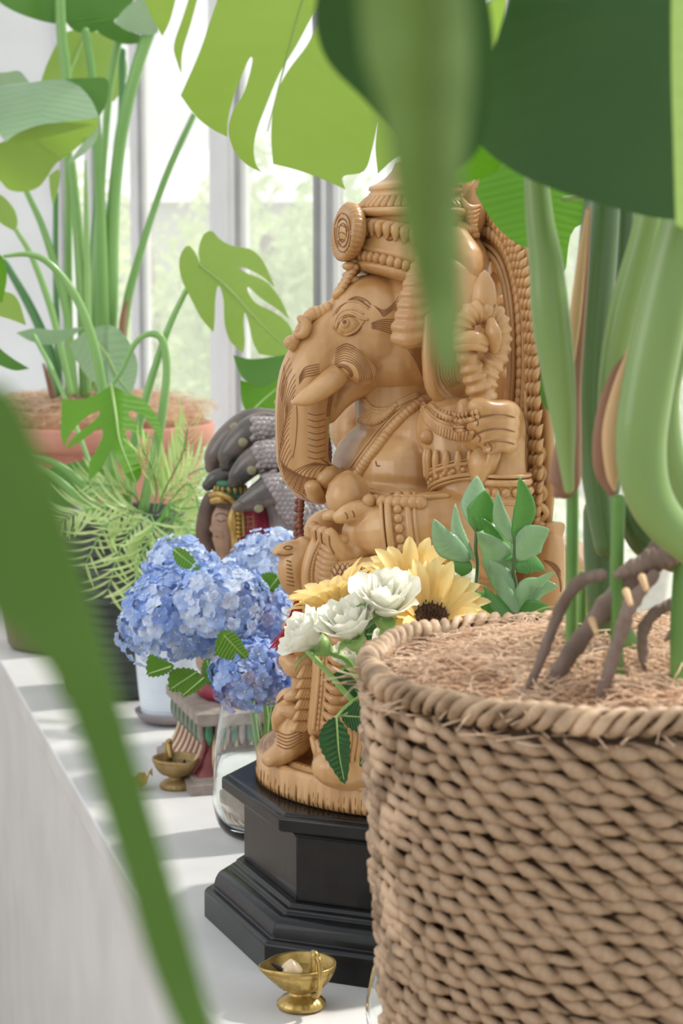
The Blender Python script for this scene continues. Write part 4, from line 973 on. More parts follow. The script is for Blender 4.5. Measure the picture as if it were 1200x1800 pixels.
# ------------------------------------------------------------------ far pots and plants
m_terra = mat('terracotta', (.50, .20, .14), (.62, .29, .21), 9, .55, .15, 60)
TC = P(165, 742, 4.35); tp = thing('terracotta_planter', 'wide terracotta planter by the window filled with coir and holding tall stalks', 'planter', (TC.x, TC.y, 0))
ZT_ = TC.z
G().lathe([(.0005, .001), (.165, .001), (.17, .006)] + [(.17 + .078 * (z / ZT_) ** .8, z) for z in np.linspace(.02, ZT_ - .05, 10)] + [(.255, ZT_ - .048), (.262, ZT_ - .04), (.264, ZT_ - .004), (.260, ZT_), (.252, ZT_), (.248, ZT_ - .02), (.0005, ZT_ - .03)], (TC.x, TC.y, 0), 72).obj('pot', m_terra, tp)
G().lathe([(.249, ZT_ - .015), (.225, ZT_ + .03), (.15, ZT_ + .055), (.06, ZT_ + .06), (.0005, ZT_ + .06)], (TC.x, TC.y, 0), 48, disp=lambda i, th, z: .006 * math.sin(th * 7 + i)).obj('coir_mulch', m_coir, tp)
fibres(TC.x, TC.y, .24, lambda d: ZT_ + float(np.interp(d, [0, .06, .15, .225, .25], [.06, .06, .055, .03, -.01])), 1800, .07, .0007, 8, m_fib, tp)
m_pet = mat('stalk_green', (.16, .36, .09), (.27, .48, .15), 8, .35, stretch=(1, 1, .2), coat=.2)
m_petd = mat('stalk_green_dark', (.07, .22, .07), (.12, .30, .10), 8, .35, stretch=(1, 1, .2), coat=.2)
bop = thing('strelitzia', 'tall plant with many upright stalks and paddle leaves in the terracotta planter', 'plant', (TC.x, TC.y, ZT_ + .04))
SK = [([(104, -40, 9), (108, 60, 9), (117, 140, 9), (120, 300, 7), (120, 480, 7), (122, 690, 8)], 4.25, m_pet), ([(150, 55, 7), (162, 135, 7), (172, 260, 8), (178, 420, 10), (180, 600, 12), (178, 690, 10)], 4.3, m_pet),
      ([(210, 60, 7), (192, 160, 7), (183, 270, 6), (172, 420, 8), (165, 560, 10), (160, 690, 9)], 4.38, m_pet), ([(268, 40, 11), (240, 120, 11), (216, 220, 11), (203, 320, 11), (196, 420, 13), (192, 560, 15), (186, 690, 12)], 4.32, m_pet),
      ([(150, 282, 2), (152, 400, 5), (154, 560, 6), (156, 690, 5)], 4.2, m_pet), ([(126, 286, 7), (136, 396, 9), (147, 540, 12), (150, 690, 11)], 4.22, m_pet), ([(168, 230, 7), (172, 330, 8), (166, 480, 10), (166, 690, 10)], 4.42, m_petd),
      ([(340, 203, 5), (300, 290, 6), (270, 370, 6), (242, 460, 7), (224, 530, 8), (212, 620, 8), (205, 700, 7)], 4.3, m_pet), ([(46, 335, 5), (75, 400, 6), (100, 480, 7), (118, 560, 7), (132, 690, 7)], 4.2, m_pet),
      ([(26, 400, 4), (55, 450, 5), (82, 520, 6), (102, 590, 6), (124, 690, 6)], 4.15, m_pet), ([(8, 460, 6), (48, 530, 8), (76, 590, 9), (92, 640, 11), (100, 690, 11)], 4.25, m_petd), ([(98, 340, 5), (98, 500, 5), (104, 690, 7)], 4.4, m_petd),
      ([(215, 90, 6), (213, 200, 6), (200, 330, 7)], 4.45, m_petd)]
for pts, D, m in SK: stalk('stalk', D, pts, m, bop, 12)
stalk('sheath', 4.27, [(224, 530, 3), (216, 560, 6), (214, 620, 7), (208, 690, 5)], m_sheathb, bop, 10, label='brown dry sheath'); stalk('sheath', 4.15, [(76, 640, 2), (86, 670, 5), (92, 696, 6)], m_sheathb, bop, 10, label='brown dry sheath')
def OL(pts, D, m, par, label=None, **k): return outline_leaf('leaf', pts, (lambda x, y: D + .0008 * (x - pts[0][0])) if not callable(D) else D, m, par, label=label, **k)
OL([(-30, -40, 1), (-5, 0), (30, 22), (70, 36), (98, 42, 1), (112, 36), (128, 52), (150, 58), (180, 50), (210, 28), (235, 0), (245, -40, 1)], 4.2, L_mid, bop, 'broad leaf at the top left corner', mid=[(105, 40, 5), (104, 0), (104, -40)])
OL([(72, 142, 1), (86, 105), (112, 60), (150, 52), (190, 65), (218, 95), (223, 130), (215, 158), (200, 178, 1), (140, 170)], 4.46, L_lime, bop, 'sunlit lime leaf behind the stalks', mid=[(118, 140, 4), (138, 90), (150, 55)])
OL([(200, 40, 1), (225, 10), (262, -5), (275, 30), (278, 55), (262, 62), (245, 58), (225, 55)], 4.25, L_silver_sheen, bop); OL([(168, 52, 1), (195, 35), (215, 50), (245, 62), (250, 75, 1), (225, 78), (205, 74), (180, 62)], 4.3, L_mid, bop)
OL([(-25, 155, 1), (40, 147), (110, 139), (135, 148), (160, 175), (174, 206, 1), (130, 213), (70, 220), (30, 235), (10, 250, 1), (-25, 200)], lambda x, y: 3.98 - (y - 140) * .001, L_silver_sheen, bop, 'upper glossy half of the folded leaf')
OL([(-25, 260, 1), (12, 246), (40, 228), (95, 216), (174, 208, 1), (165, 232), (125, 268), (98, 288), (82, 312), (66, 330), (40, 337), (15, 333), (0, 318), (-25, 300, 1)], lambda x, y: 3.9 + (y - 210) * .001, L_lime, bop, 'lower light half of the folded leaf')
OL([(112, 139, 1), (150, 137), (182, 137), (191, 148), (187, 180), (174, 206, 1), (160, 175), (138, 150)], 3.95, L_mid, bop, 'folded leaf edge'); OL([(174, 206, 1), (172, 240), (150, 268), (118, 290, 1), (150, 245)], 3.95, L_silver_sheen, bop)
OL([(-20, 128, 1), (10, 127), (34, 125), (52, 145, 1), (10, 150), (-20, 155, 1)], 4.0, L_silver_sheen, bop)
OL([(-20, 335, 1), (5, 345), (25, 368), (31, 392), (25, 406, 1), (5, 395), (-20, 375, 1)], 4.0, L_lime, bop, 'closed leaf bud at the left edge'); OL([(86, 308, 1), (104, 298), (103, 330), (93, 362, 1), (88, 335)], 4.1, L_lime, bop)
# dark planter: young split-leaf plant and small palm
m_dark = mat('black_ribbed_glaze', (.020, .026, .022), (.05, .06, .05), 14, .35, .15, 60)
DC = P(215, 895, 3.45); dp = thing('black_planter', 'black horizontally ribbed planter behind the blue hydrangeas', 'planter', (DC.x, DC.y, 0)); DZ = DC.z
ribf = lambda i, th, z: .0022 * math.sin(z * 380 + .5 * math.sin(th * 6)) if .02 < z < DZ - .012 else 0
G().lathe([(.0005, .001), (.095, .001), (.10, .008)] + [(.102 + .006 * z / DZ, z) for z in np.linspace(.02, DZ - .01, 130)] + [(.110, DZ - .006), (.109, DZ), (.100, DZ), (.098, DZ - .02), (.0005, DZ - .02)], (DC.x, DC.y, 0), 72, disp=ribf).obj('pot', m_dark, dp)
G().lathe([(.097, DZ - .019), (.05, DZ - .012), (.0005, DZ - .010)], (DC.x, DC.y, 0), 32).obj('soil', m_weaveb, dp)
mo_ = thing('young_monstera', 'young plant with fresh split leaves and curved stems in the black planter', 'plant', (DC.x, DC.y, DZ - .01))
for pts, D in (([(8, 450, 3), (50, 447, 5), (85, 462, 6), (125, 508, 7), (152, 565, 8), (170, 630, 9), (182, 700, 9), (192, 780, 11), (200, 895, 14)], 3.4), ([(352, 466, 4), (320, 525, 5), (295, 580, 6), (268, 660, 7), (248, 730, 8), (232, 800, 9), (222, 895, 10)], 3.42),
               ([(196, 679, 3), (215, 650, 4), (232, 612, 5), (250, 592, 5), (270, 587, 6), (286, 600, 7), (293, 650, 7), (286, 720, 8), (272, 800, 9), (252, 895, 10)], 3.4),
               ([(42, 801, 3), (90, 812, 6), (130, 838, 8), (162, 880, 9), (178, 912, 9)], 3.36), ([(44, 812, 3), (90, 835, 6), (130, 868, 8), (165, 905, 9), (190, 925, 9)], 3.34), ([(512, 640, 3), (560, 740, 4), (520, 850, 4), (420, 930, 5), (270, 930, 6)], 3.5)):
    stalk('stem', D, pts, m_pet, mo_, 12)
OL([(196, 677, 1), (222, 690), (252, 704), (274, 730), (286, 762), (283, 782, 1), (272, 758), (254, 733), (232, 722), (226, 729), (244, 750), (270, 772, 1), (242, 766), (222, 753), (224, 772), (240, 800), (249, 830), (240, 850, 1), (222, 836), (209, 812), (198, 788), (188, 803), (176, 825), (156, 846, 1), (157, 815), (170, 790), (181, 766), (177, 752), (160, 762), (138, 778), (115, 790, 1), (128, 770), (150, 752), (172, 733), (172, 722), (145, 738), (124, 762), (112, 786, 1), (107, 760), (108, 730), (109, 701, 1), (135, 703), (162, 697)],
   lambda x, y: 3.3 + abs(x - 205) * .0006 - (y - 677) * .0006, L_fresh, mo_, 'hanging split leaf in front of the terracotta planter', mid=[(196, 677, 3), (204, 730), (212, 780), (238, 846)], step=9)
OL([(352, 466, 1), (349, 440), (357, 414), (372, 406), (386, 420), (408, 432), (442, 439), (464, 462), (483, 505, 1), (460, 486), (436, 473), (417, 469), (436, 481), (466, 494), (492, 524), (509, 562, 1), (486, 543), (458, 524), (437, 505), (436, 513), (450, 533), (480, 548), (506, 568), (519, 600), (510, 620), (482, 626), (455, 622, 1), (444, 600), (437, 568), (430, 549), (428, 572), (430, 600), (427, 621, 1), (405, 600), (395, 570), (393, 530), (388, 508), (382, 504), (378, 530), (377, 560), (375, 584, 1), (354, 560), (334, 522), (319, 490), (315, 458), (324, 436), (334, 433), (345, 448)],
   lambda x, y: 3.36 + (x - 350) * .0007 + (y - 460) * .0004, L_lime, mo_, 'sunlit split leaf against the window', mid=[(352, 466, 3), (400, 505), (450, 560), (505, 612)], step=11)
OL([(410, 624, 1), (440, 631), (480, 627), (515, 621), (505, 650), (480, 672), (455, 681), (430, 668), (416, 645)], 3.5, L_mid, mo_, 'dark curled leaf behind the trunk'); OL([(422, 668, 1), (460, 676), (505, 655), (505, 700), (478, 722), (440, 742, 1), (425, 705)], 3.55, L_fresh, mo_, 'bright leaf behind the trunk', mid=[(430, 735, 2), (460, 705), (505, 668)])
OL([(572, 775, 1), (590, 735), (615, 690), (628, 700), (618, 735), (590, 765, 1)], 3.3, L_lime, mo_); OL([(572, 700, 1), (590, 690), (612, 692), (600, 740), (585, 760, 1)], 3.35, L_fresh, mo_)
OL([(-25, 440, 1), (3, 450), (12, 485), (4, 532, 1), (-25, 520)], 3.4, L_fresh, mo_, 'leaf at the left edge'); OL([(-25, 512, 1), (15, 514), (33, 530), (46, 572, 1), (20, 562), (-25, 545)], 3.45, L_lime, mo_, 'lime leaf at the left edge'); OL([(-25, 590, 1), (15, 625), (52, 648, 1), (20, 650), (-25, 625)], 3.4, L_mid, mo_, 'curled leaf tip at the left edge')
OL([(28, 585, 1), (60, 577), (100, 580), (148, 574, 1), (125, 592), (90, 606), (55, 600)], 3.8, L_silver_sheen, mo_, 'pale leaf with yellow edge'); OL([(122, 606, 1), (150, 583), (190, 571), (215, 585), (236, 620), (242, 650), (232, 692, 1), (200, 690), (160, 668), (138, 640)], lambda x, y: 3.75 + abs(x - 185) * .001, L_silver_sheen, mo_, 'large leaf, silvery with sheen put into its colour', mid=[(150, 575, 3), (185, 620), (205, 660), (228, 690)])
OL([(30, 860, 1), (70, 830), (120, 815), (175, 810), (190, 850), (150, 900), (90, 910)], 3.6, L_mid, mo_, 'blurred pale leaf in front of the terracotta planter')
for pts in ([(572, 775, 3.3), (545, 860, 3.38), (420, 935, 3.45), (270, 925, 3.45)], [(578, 700, 3.35), (560, 800, 3.42), (440, 945, 3.48), (265, 925, 3.45)], [(-25, 480, 3.4), (-45, 620, 3.42), (-20, 800, 3.45), (110, 900, 3.45), (190, 915, 3.45)],
            [(-25, 540, 3.45), (-50, 700, 3.48), (0, 860, 3.5), (190, 920, 3.5)], [(-25, 610, 3.4), (-30, 740, 3.42), (60, 880, 3.4), (190, 915, 3.42)], [(170, 640, 3.72), (185, 760, 3.62), (205, 900, 3.52)], [(60, 905, 3.6), (120, 930, 3.52), (180, 925, 3.48)], [(60, 590, 3.8), (110, 690, 3.75), (190, 900, 3.52)]):
    stalk('petiole', 3.4, [(x, y, 4, D) for x, y, D in pts], m_pet, mo_, 8)
# palm fronds
m_palm = leafmat('palm_leaflet', (.48, .62, .26), (.66, .78, .42), .5, (.6, .76, .3), .4, 10); m_palmd = leafmat('palm_leaflet_dark', (.13, .32, .07), (.22, .42, .12), .4, (.3, .5, .12), .4, 10)
pm = thing('parlor_palm', 'small feathery palm with pale green arching fronds in the black planter', 'plant', (DC.x, DC.y, DZ))
lf = []
for m_ in (m_palm, m_palmd):
    uvl = []; g = G(); blade('', [(0, 0, 0), (.02, 0, .003), (.045, 0, 0), (.075, 0, -.012)], .0052, .0052, None, None, 2, 8, .3, (0, 0, 1), tip=.7, g=g, uvl=uvl); lf.append(g.mesh('leaflet', m_, uv=uvl))
q = random.Random(4)
FR = [([(250, 900), (235, 870), (200, 855), (160, 850)], 0), ([(260, 905), (240, 900), (190, 920), (150, 990)], 0), ([(262, 905), (250, 915), (215, 955), (190, 1035)], 0), ([(265, 905), (270, 930), (245, 985), (235, 1040)], 0), ([(275, 900), (290, 860), (320, 800), (330, 750)], 0),
      ([(275, 900), (300, 860), (340, 830), (375, 820)], 0), ([(280, 905), (310, 880), (345, 880), (372, 905)], 0), ([(285, 905), (320, 920), (345, 960), (360, 1010)], 0), ([(250, 900), (210, 890), (150, 895), (110, 915)], 0), ([(270, 900), (275, 860), (265, 820), (250, 790)], 0), ([(280, 905), (330, 850), (350, 900), (340, 950)], 0), ([(285, 905), (300, 890), (300, 940), (290, 1000)], 1)]
for fi, (fp, mk) in enumerate(FR):
    D0 = 3.42 - .03 * (fi % 5) - (.12 if fp[-1][1] > 930 else 0); c = cr([tuple(P(x, y, D0 - .08 * i / 3)) for i, (x, y) in enumerate(fp)], 16)
    fr = G().tube(c, [.0016] * 15 + [.0006], 5, N=16, round_=False).obj('frond', m_pet, pm); t, A, B = frames(c, (0, 0, 1))
    for i in range(3, 16):
        for sd in (-1, 1):
            d = Vector(t[i]) * .75 + Vector((np.cross(t[i], (0, -.8, .6)))) * sd * .9 + Vector((q.uniform(-.15, .15), q.uniform(-.25, .1), q.uniform(-.15, .1))); d.normalize()
            yv = d.cross(Vector((0, -.5, .8))).normalized(); s_ = q.uniform(.7, 1.05) * (1 if i < 12 else .8)
            M = Matrix.Translation(c[i]) @ Matrix((d, yv, d.cross(yv))).transposed().to_4x4() @ Matrix.Scale(s_, 4); link('leaflet', lf[mk], fr, M=M)
# olive pot
m_olive = mat('olive_glaze', (.13, .13, .05), (.19, .18, .08), 10, .4)
OC = P(95, 1130, 3.88); op = thing('olive_pot', 'smooth olive green pot on the far left of the ledge', 'pot', (OC.x, OC.y, 0))
G().lathe([(.0005, .001), (.082, .001), (.09, .01), (.098, .08), (.104, .16), (.107, .20), (.104, .203), (.098, .20), (.095, .185), (.0005, .185)], (OC.x, OC.y, 0), 56).obj('pot_body', m_olive, op)
G().lathe([(.0945, .1855), (.05, .192), (.0005, .193)], (OC.x, OC.y, 0), 32).obj('soil', m_weaveb, op)
# pale blue grid pot with saucer
m_blue = mat('pale_blue_glaze', (.60, .67, .76), (.70, .76, .83), 20, .3, coat=.3); m_sauc = mat('grey_saucer', (.22, .19, .19), (.30, .26, .27), 14, .5)
QC = L(302, 1285); QC.y += .07; QX = P(302, 1270, QC.y).x; qp = thing('pale_blue_pot', 'small pale blue pot with raised grid pattern on a grey saucer', 'pot', (QX, QC.y, 0))
gd = lambda i, th, z: (.0009 * (abs(math.sin(th * 30)) ** .5) * (abs(math.sin(z * 520)) ** .5)) if .02 < z < .125 else 0
G().lathe([(.0005, .009), (.040, .009), (.046, .012)] + [(.047 + .012 * math.sin(1.5 * z / .15), z) for z in np.linspace(.015, .13, 90)] + [(.0585, .134), (.058, .138), (.053, .138), (.052, .12), (.0005, .12)], (QX, QC.y, 0), 240, disp=gd).obj('pot_body', m_blue, qp)
G().lathe([(.0005, .0005), (.038, .0005), (.052, .007), (.060, .018), (.0605, .021), (.057, .020), (.048, .009), (.0005, .0085)], (QX, QC.y, 0), 56).obj('saucer', m_sauc, qp)
G().lathe([(.0515, .1205), (.03, .126), (.0005, .127)], (QX, QC.y, 0), 24).obj('soil', m_weaveb, qp)
# ------------------------------------------------------------------ dark serpent-hooded statue with painted base
m_snake = mat('dark_bronze_paint', (.045, .045, .04), (.16, .12, .10), 22, .28, .3, 120, coat=.3); m_scale = mat('silvery_scales', (.22, .19, .19), (.42, .37, .36), 40, .35, .3, 100)
m_face = mat('painted_face', (.26, .15, .09), (.42, .26, .18), 30, .35); m_gold = mat('worn_gold', (.34, .20, .05), (.52, .34, .10), 60, .35, .3, 160, metal=.4); m_redp = mat('red_paint', (.22, .012, .03), (.34, .03, .06), 30, .4); m_grn = mat('green_paint', (.02, .10, .05), (.05, .20, .10), 30, .4)
m_hair = mat('dark_hair_wood', (.06, .035, .025), (.14, .08, .055), 40, .5); m_gy = mat('eye_paint', (.20, .19, .10), (.32, .30, .18), 30, .25)
m_cream = mat('cream_paint', (.55, .45, .27), (.68, .58, .38), 30, .5); m_mar = mat('maroon_paint', (.20, .05, .05), (.32, .10, .09), 30, .5); m_stone = mat('stone_grey', (.24, .19, .16), (.36, .30, .26), 40, .7, .4, 150)
ND = 2.86; NX, NY = -.125, 2.87
nag = thing('serpent_hooded_statue', 'dark painted seated deity sheltered by several scaly snake heads, behind the blue hydrangeas', 'statue', (NX, NY, 0))
NF = Vector((-.96, -.28, 0)); NL = Vector((.28, -.96, 0))
def NP(px, py, dd=0): return P(px, py, ND + dd)
nr = math.atan2(NF.y, NF.x)
def nbox(name, prof, m): return G().rings(octa(prof, (NX, NY), nr, 4)).obj(name, m, nag, sharp=30)
nbox('base_slab', [(.125, .0005), (.125, .014), (.118, .018), (.118, .022), (.10, .022)], m_stone)
nbox('base_core', [(.112, .0215), (.102, .035), (.088, .062), (.086, .094)], m_mar); nbox('top_slab', [(.09, .0935), (.108, .094), (.112, .098), (.112, .112), (.106, .114), (.04, .114)], m_stone)
cs = [(m_cream, 'lotus_petal'), (m_mar, 'lotus_petal')]
pm_ = []
for m_ in (m_cream, m_mar, m_grn):
    g = G().tube([(.016, 0, -.024), (.006, 0, -.008), (0, 0, .012), (.001, 0, .03)], [.0052, .0050, .0036, .002], 7, N=8); pm_.append(g.mesh('lotus_petal', m_))
tm_ = []
for m_ in (m_grn, m_stone): tm_.append(G().tube([(0, 0, .010), (0, 0, -.006), (0, 0, -.016)], [.0055, .0058, .0015], 6).mesh('hanging_tooth', m_))
for s_ in range(4):
    a = nr + s_ * math.pi / 2; o_ = Vector((math.cos(a), math.sin(a), 0)); t_ = Vector((-o_.y, o_.x, 0))
    for i in range(14):
        k = (i - 6.5) / 6.5; M3 = Matrix((o_, t_, (0, 0, 1))).transposed().to_4x4()
        link('lotus_petal', pm_[i % 2], nag, M=Matrix.Translation(Vector((NX, NY, .049)) + o_ * .096 + t_ * k * .084) @ M3)
        if s_ in (0, 1, 3): link('hanging_tooth', tm_[i % 2], nag, M=Matrix.Translation(Vector((NX, NY, .083)) + o_ * .103 + t_ * k * .094) @ M3)
# lotus-coloured tall cushion and seated body (mostly behind the flowers)
zz = lambda y: NP(440, y).z
g = G().lathe([(.08, .114), (.088, .125), (.082, .14), (.0005, .142)], (NX, NY, 0), 40, disp=lambda i, th, z: .004 * abs(math.sin(th * 8))); g.obj('cushion', m_redp, nag)
g = G(); c = Vector((NX, NY, 0))
g.tube([c + Vector((0, 0, .15)), c + Vector((0, 0, .22)), c + Vector((0, 0, .30)), NP(412, 985)], [.055, .050, .048, .022], 18)
g.ell(c + NF * .03 + Vector((0, 0, .165)), (.06, .075, .030), 20, 12)
for s2 in (1, -1): g.tube([c + NL * s2 * .05 + Vector((0, 0, .315)), c + NL * s2 * .068 + Vector((0, 0, .25)), c + NL * s2 * .05 + NF * .03 + Vector((0, 0, .20)), c + NF * .055 + Vector((0, 0, .195))], [.022, .018, .015, .012], 12)
fuse(g.obj('body', m_face, nag), .0035, 3)
g = G().tube([NP(400, 985), NP(398, 965), NP(396, 945)], [.017, .017, .02], 14); g.ell(NP(400, 918), (.024, .026, .031), 20, 14); g.ell(NP(390, 930, -.004), (.015, .02, .02), 16, 10); g.ell(NP(388, 950), (.009, .011, .009), 12, 8)
g.tube([NP(380, 908), NP(376, 922), NP(374, 930)], [.003, .004, .0055], 10); g.ell(NP(379, 941), (.004, .006, .0022), 8, 6); g.ell(NP(380, 945), (.004, .006, .0022), 8, 6)
hd = fuse(g.obj('head', m_face, nag), .0014, 3); bn = bvh_of([hd]); g = G()
strokes(bn, g, [[(377, 908), (384, 903), (394, 904), (402, 909)]], .0009, 14); strokes(bn, g, [[(381, 914), (388, 917), (397, 914)]], .0008, 12); strokes(bn, g, [[(378, 943), (384, 943)]], .0007, 8); g.obj('face_lines', m_hair, nag)
g = G().tube([NP(372, 880, .02), NP(364, 910, .02), NP(363, 945, .02), NP(372, 975, .015)], [.014, .015, .016, .012], 12); g.tube([NP(405, 885), NP(412, 920, .01), NP(410, 960, .01)], [.022, .022, .014], 12); fuse(g.obj('hair', m_hair, nag), .002, 3)
g = G()
for i in range(11):
    t = i / 10; g.ell(NP(374 + 34 * t, 880 + 8 * t - 6 * math.sin(math.pi * t), -.030 * math.sin(math.pi * (.15 + .85 * t)) + .004), (.0045, .005, .006), 8, 6)
g.tube([NP(370, 870, -.01), NP(385, 868, -.028), NP(402, 875, -.034), NP(412, 884, -.03)], [.004] * 4, 8, N=16); g.obj('headband', m_gold, nag)
g = G()
for k in range(3): g.lathe([(.018, -.006), (.022, -.004), (.022, .004), (.018, .006)], NP(404, 868 - 9 * k), 32)
g.obj('crown_rings', m_grn, nag); g = G()
for i in range(16): a = i / 16 * 6.283; g.ell(NP(404, 859) + Vector((math.cos(a), math.sin(a), 0)) * .0225, (.003, .003, .006), 6, 5)
g.obj('crown_studs', m_gold, nag)
g = G().tube([NP(411, 892, -.03), NP(408, 915, -.032), NP(411, 940, -.03), NP(416, 975, -.03)], [.004, .007, .005, .006], 10); g.tube([NP(425, 900, -.03), NP(427, 940, -.03)], [.003, .003], 8)
for i in range(6): g.ell(NP(419, 903 + 8 * i, -.034), (.004, .004, .0035), 8, 6)
g.obj('ear_pendant', m_gold, nag)
g = G().tube([NP(428, 898), NP(430, 925), NP(428, 945)], [.022, .026, .02], 16); g.tube([NP(450, 905, .02), NP(455, 930, .02), NP(440, 955, .02)], [.022, .028, .024], 14); cl_ = fuse(g.obj('red_cloak', m_redp, nag), .003, 3)
bcl = bvh_of([cl_]); g = G()
for x in (424, 434, 444): strokes(bcl, g, [[(x, 904), (x + 1, 920), (x, 935)]], .0008, 10)
for y in (908, 916, 926): strokes(bcl, g, [[(418, y), (430, y + 1), (446, y)]], .0007, 10)
g.obj('cloak_lines', m_gold, nag)
# snake heads
SH = [([(485, 745), (440, 742), (404, 768), (380, 800), (372, 822)], [26, 24, 24, 21, 13], .03, (412, 752), 0), ([(500, 760), (455, 752), (424, 775), (403, 800), (398, 816)], [28, 27, 26, 21, 13], -.01, (427, 778), 0),
      ([(505, 800), (470, 800), (440, 815), (418, 838), (410, 848)], [30, 27, 24, 18, 11], -.035, (442, 826), 0), ([(520, 900), (490, 858), (462, 868), (432, 884), (414, 892)], [26, 29, 25, 16, 8], -.055, (454, 892), 0),
      ([(420, 830), (400, 833), (380, 842), (364, 854)], [14, 15, 16, 10], .0, None, 0)]
for path, rad, dd, ey, _ in SH:
    g = G().tube([NP(x, y, dd) for x, y in path], [(r_ * ND / F, r_ * ND / F * .9) for r_ in rad], 20, N=30)
    hd_ = g.obj('snake_head', m_snake, nag)
    if ey:
        b_ = bvh_of([hd_]); q_ = hit(b_, *ey)
        if q_[0] is not None: G().ell(q_[0], (.0075, .0055, .0075), 14, 10).obj('snake_eye', m_gy, nag)
        g = G(); x0, y0 = path[-1]; x1, y1 = path[-2]
        strokes(b_, g, [[(ey[0] - 10, ey[1] + 2), (ey[0] - 3, ey[1] - 9), (ey[0] + 8, ey[1] - 8), (ey[0] + 12, ey[1] + 4)], [(x0 - 3, y0 - 12), (x0 + 8, y0 - 10), (x0 + 14, y0), (x0 + 10, y0 + 8)]], .0014, 14)
        G_ = g.obj('snake_brow', m_snake, nag)
# scaly necks joining into one body behind the head
g = G().tube([NP(455, 752, .04), NP(500, 790, .035), NP(520, 860, .03), NP(520, 930, .02), NP(490, 1010, .02), NP(470, 1080, .02)], [.03, .045, .05, .045, .04, .045], 24, N=40)
nk = g.obj('snake_body', m_scale, nag); bk = bvh_of([nk] + [o for o in nag.children if o.name.startswith('snake_head')])
sm = G().ell((0, 0, 0), (.0072, .0072, .0026), 6, 3).mesh('snake_scale', m_scale); n_ = 0
for r_ in range(26):
    for k in range(14):
        x = 446 + 9.6 * k + (r_ % 2) * 4.8; y = 738 + 8.2 * r_
        if x < 446 + max(0, (y - 800)) * .45: continue
        h_ = hit(bk, x, y)
        if h_[0] is None or n_ > 285: continue
        z_ = h_[1]; a_ = z_.orthogonal().normalized(); link('snake_scale', sm, nag, M=Matrix.Translation(h_[0]) @ Matrix((a_, z_.cross(a_), z_)).transposed().to_4x4()); n_ += 1
g = G().tube([NP(545, 870, .06), NP(545, 900, .06), NP(540, 960, .06)], [(.02, .02)] * 3, 10); g.obj('painted_back', m_redp, nag)
for y, m_ in ((878, m_cream), (893, m_grn), (906, m_cream)): G().lathe([(.0205, -.003), (.0225, 0), (.0205, .003)], NP(545, y, .06), 24).obj('painted_band', m_, nag)

# ------------------------------------------------------------------ glass vases
def realglass(name, tint=(1, 1, 1), ior=1.45):
    m, nt, bs = newmat(name); bs.inputs['Base Color'].default_value = (*tint, 1); bs.inputs['Roughness'].default_value = .0
    bs.inputs['IOR'].default_value = ior; bs.inputs['Transmission Weight'].default_value = 1; return m
m_vg = realglass('vase_glass', (.97, .99, .98)); m_water = realglass('water', (.96, .99, .97), 1.33)
VX, VY = -.104, 2.515
va = thing('hydrangea_vase', 'rounded clear glass vase of water holding the blue hydrangea stems', 'vase', (VX, VY, 0))
po = [(.0005, .0008), (.030, .0008), (.045, .006), (.056, .020), (.062, .045), (.0625, .07), (.060, .11), (.055, .145), (.051, .175), (.0515, .182)]
pi_ = [(.0490, .182), (.0485, .175), (.0525, .145), (.0575, .11), (.060, .07), (.0595, .045), (.053, .024), (.042, .014), (.028, .010), (.0005, .010)]
c_ = cr(po, 40); d_ = cr(pi_, 40); G().lathe([tuple(q) for q in c_] + [tuple(q) for q in d_], (VX, VY, 0), 72).obj('glass', m_vg, va)
G().lathe([(.0005, .0105), (.0275, .0105), (.041, .0148), (.052, .0245), (.0585, .045), (.0590, .07), (.0567, .108), (.0005, .108)], (VX, VY, 0), 64).obj('water', m_water, va)
UX, UY = .078, 1.765
vb_ = thing('bouquet_vase', 'clear glass vase of the sunflower bouquet, peeking out beside the woven basket', 'vase', (UX, UY, 0))
po = [(.0005, .0008), (.03, .0008), (.042, .008), (.053, .03), (.056, .05), (.052, .08), (.044, .11), (.038, .14), (.038, .17), (.041, .19)]
pi_ = [(.0385, .19), (.0355, .17), (.0355, .14), (.0415, .11), (.0495, .08), (.0535, .05), (.0505, .032), (.040, .016), (.028, .010), (.0005, .010)]
G().lathe([tuple(q) for q in cr(po, 36)] + [tuple(q) for q in cr(pi_, 36)], (UX, UY, 0), 64).obj('glass', m_vg, vb_)

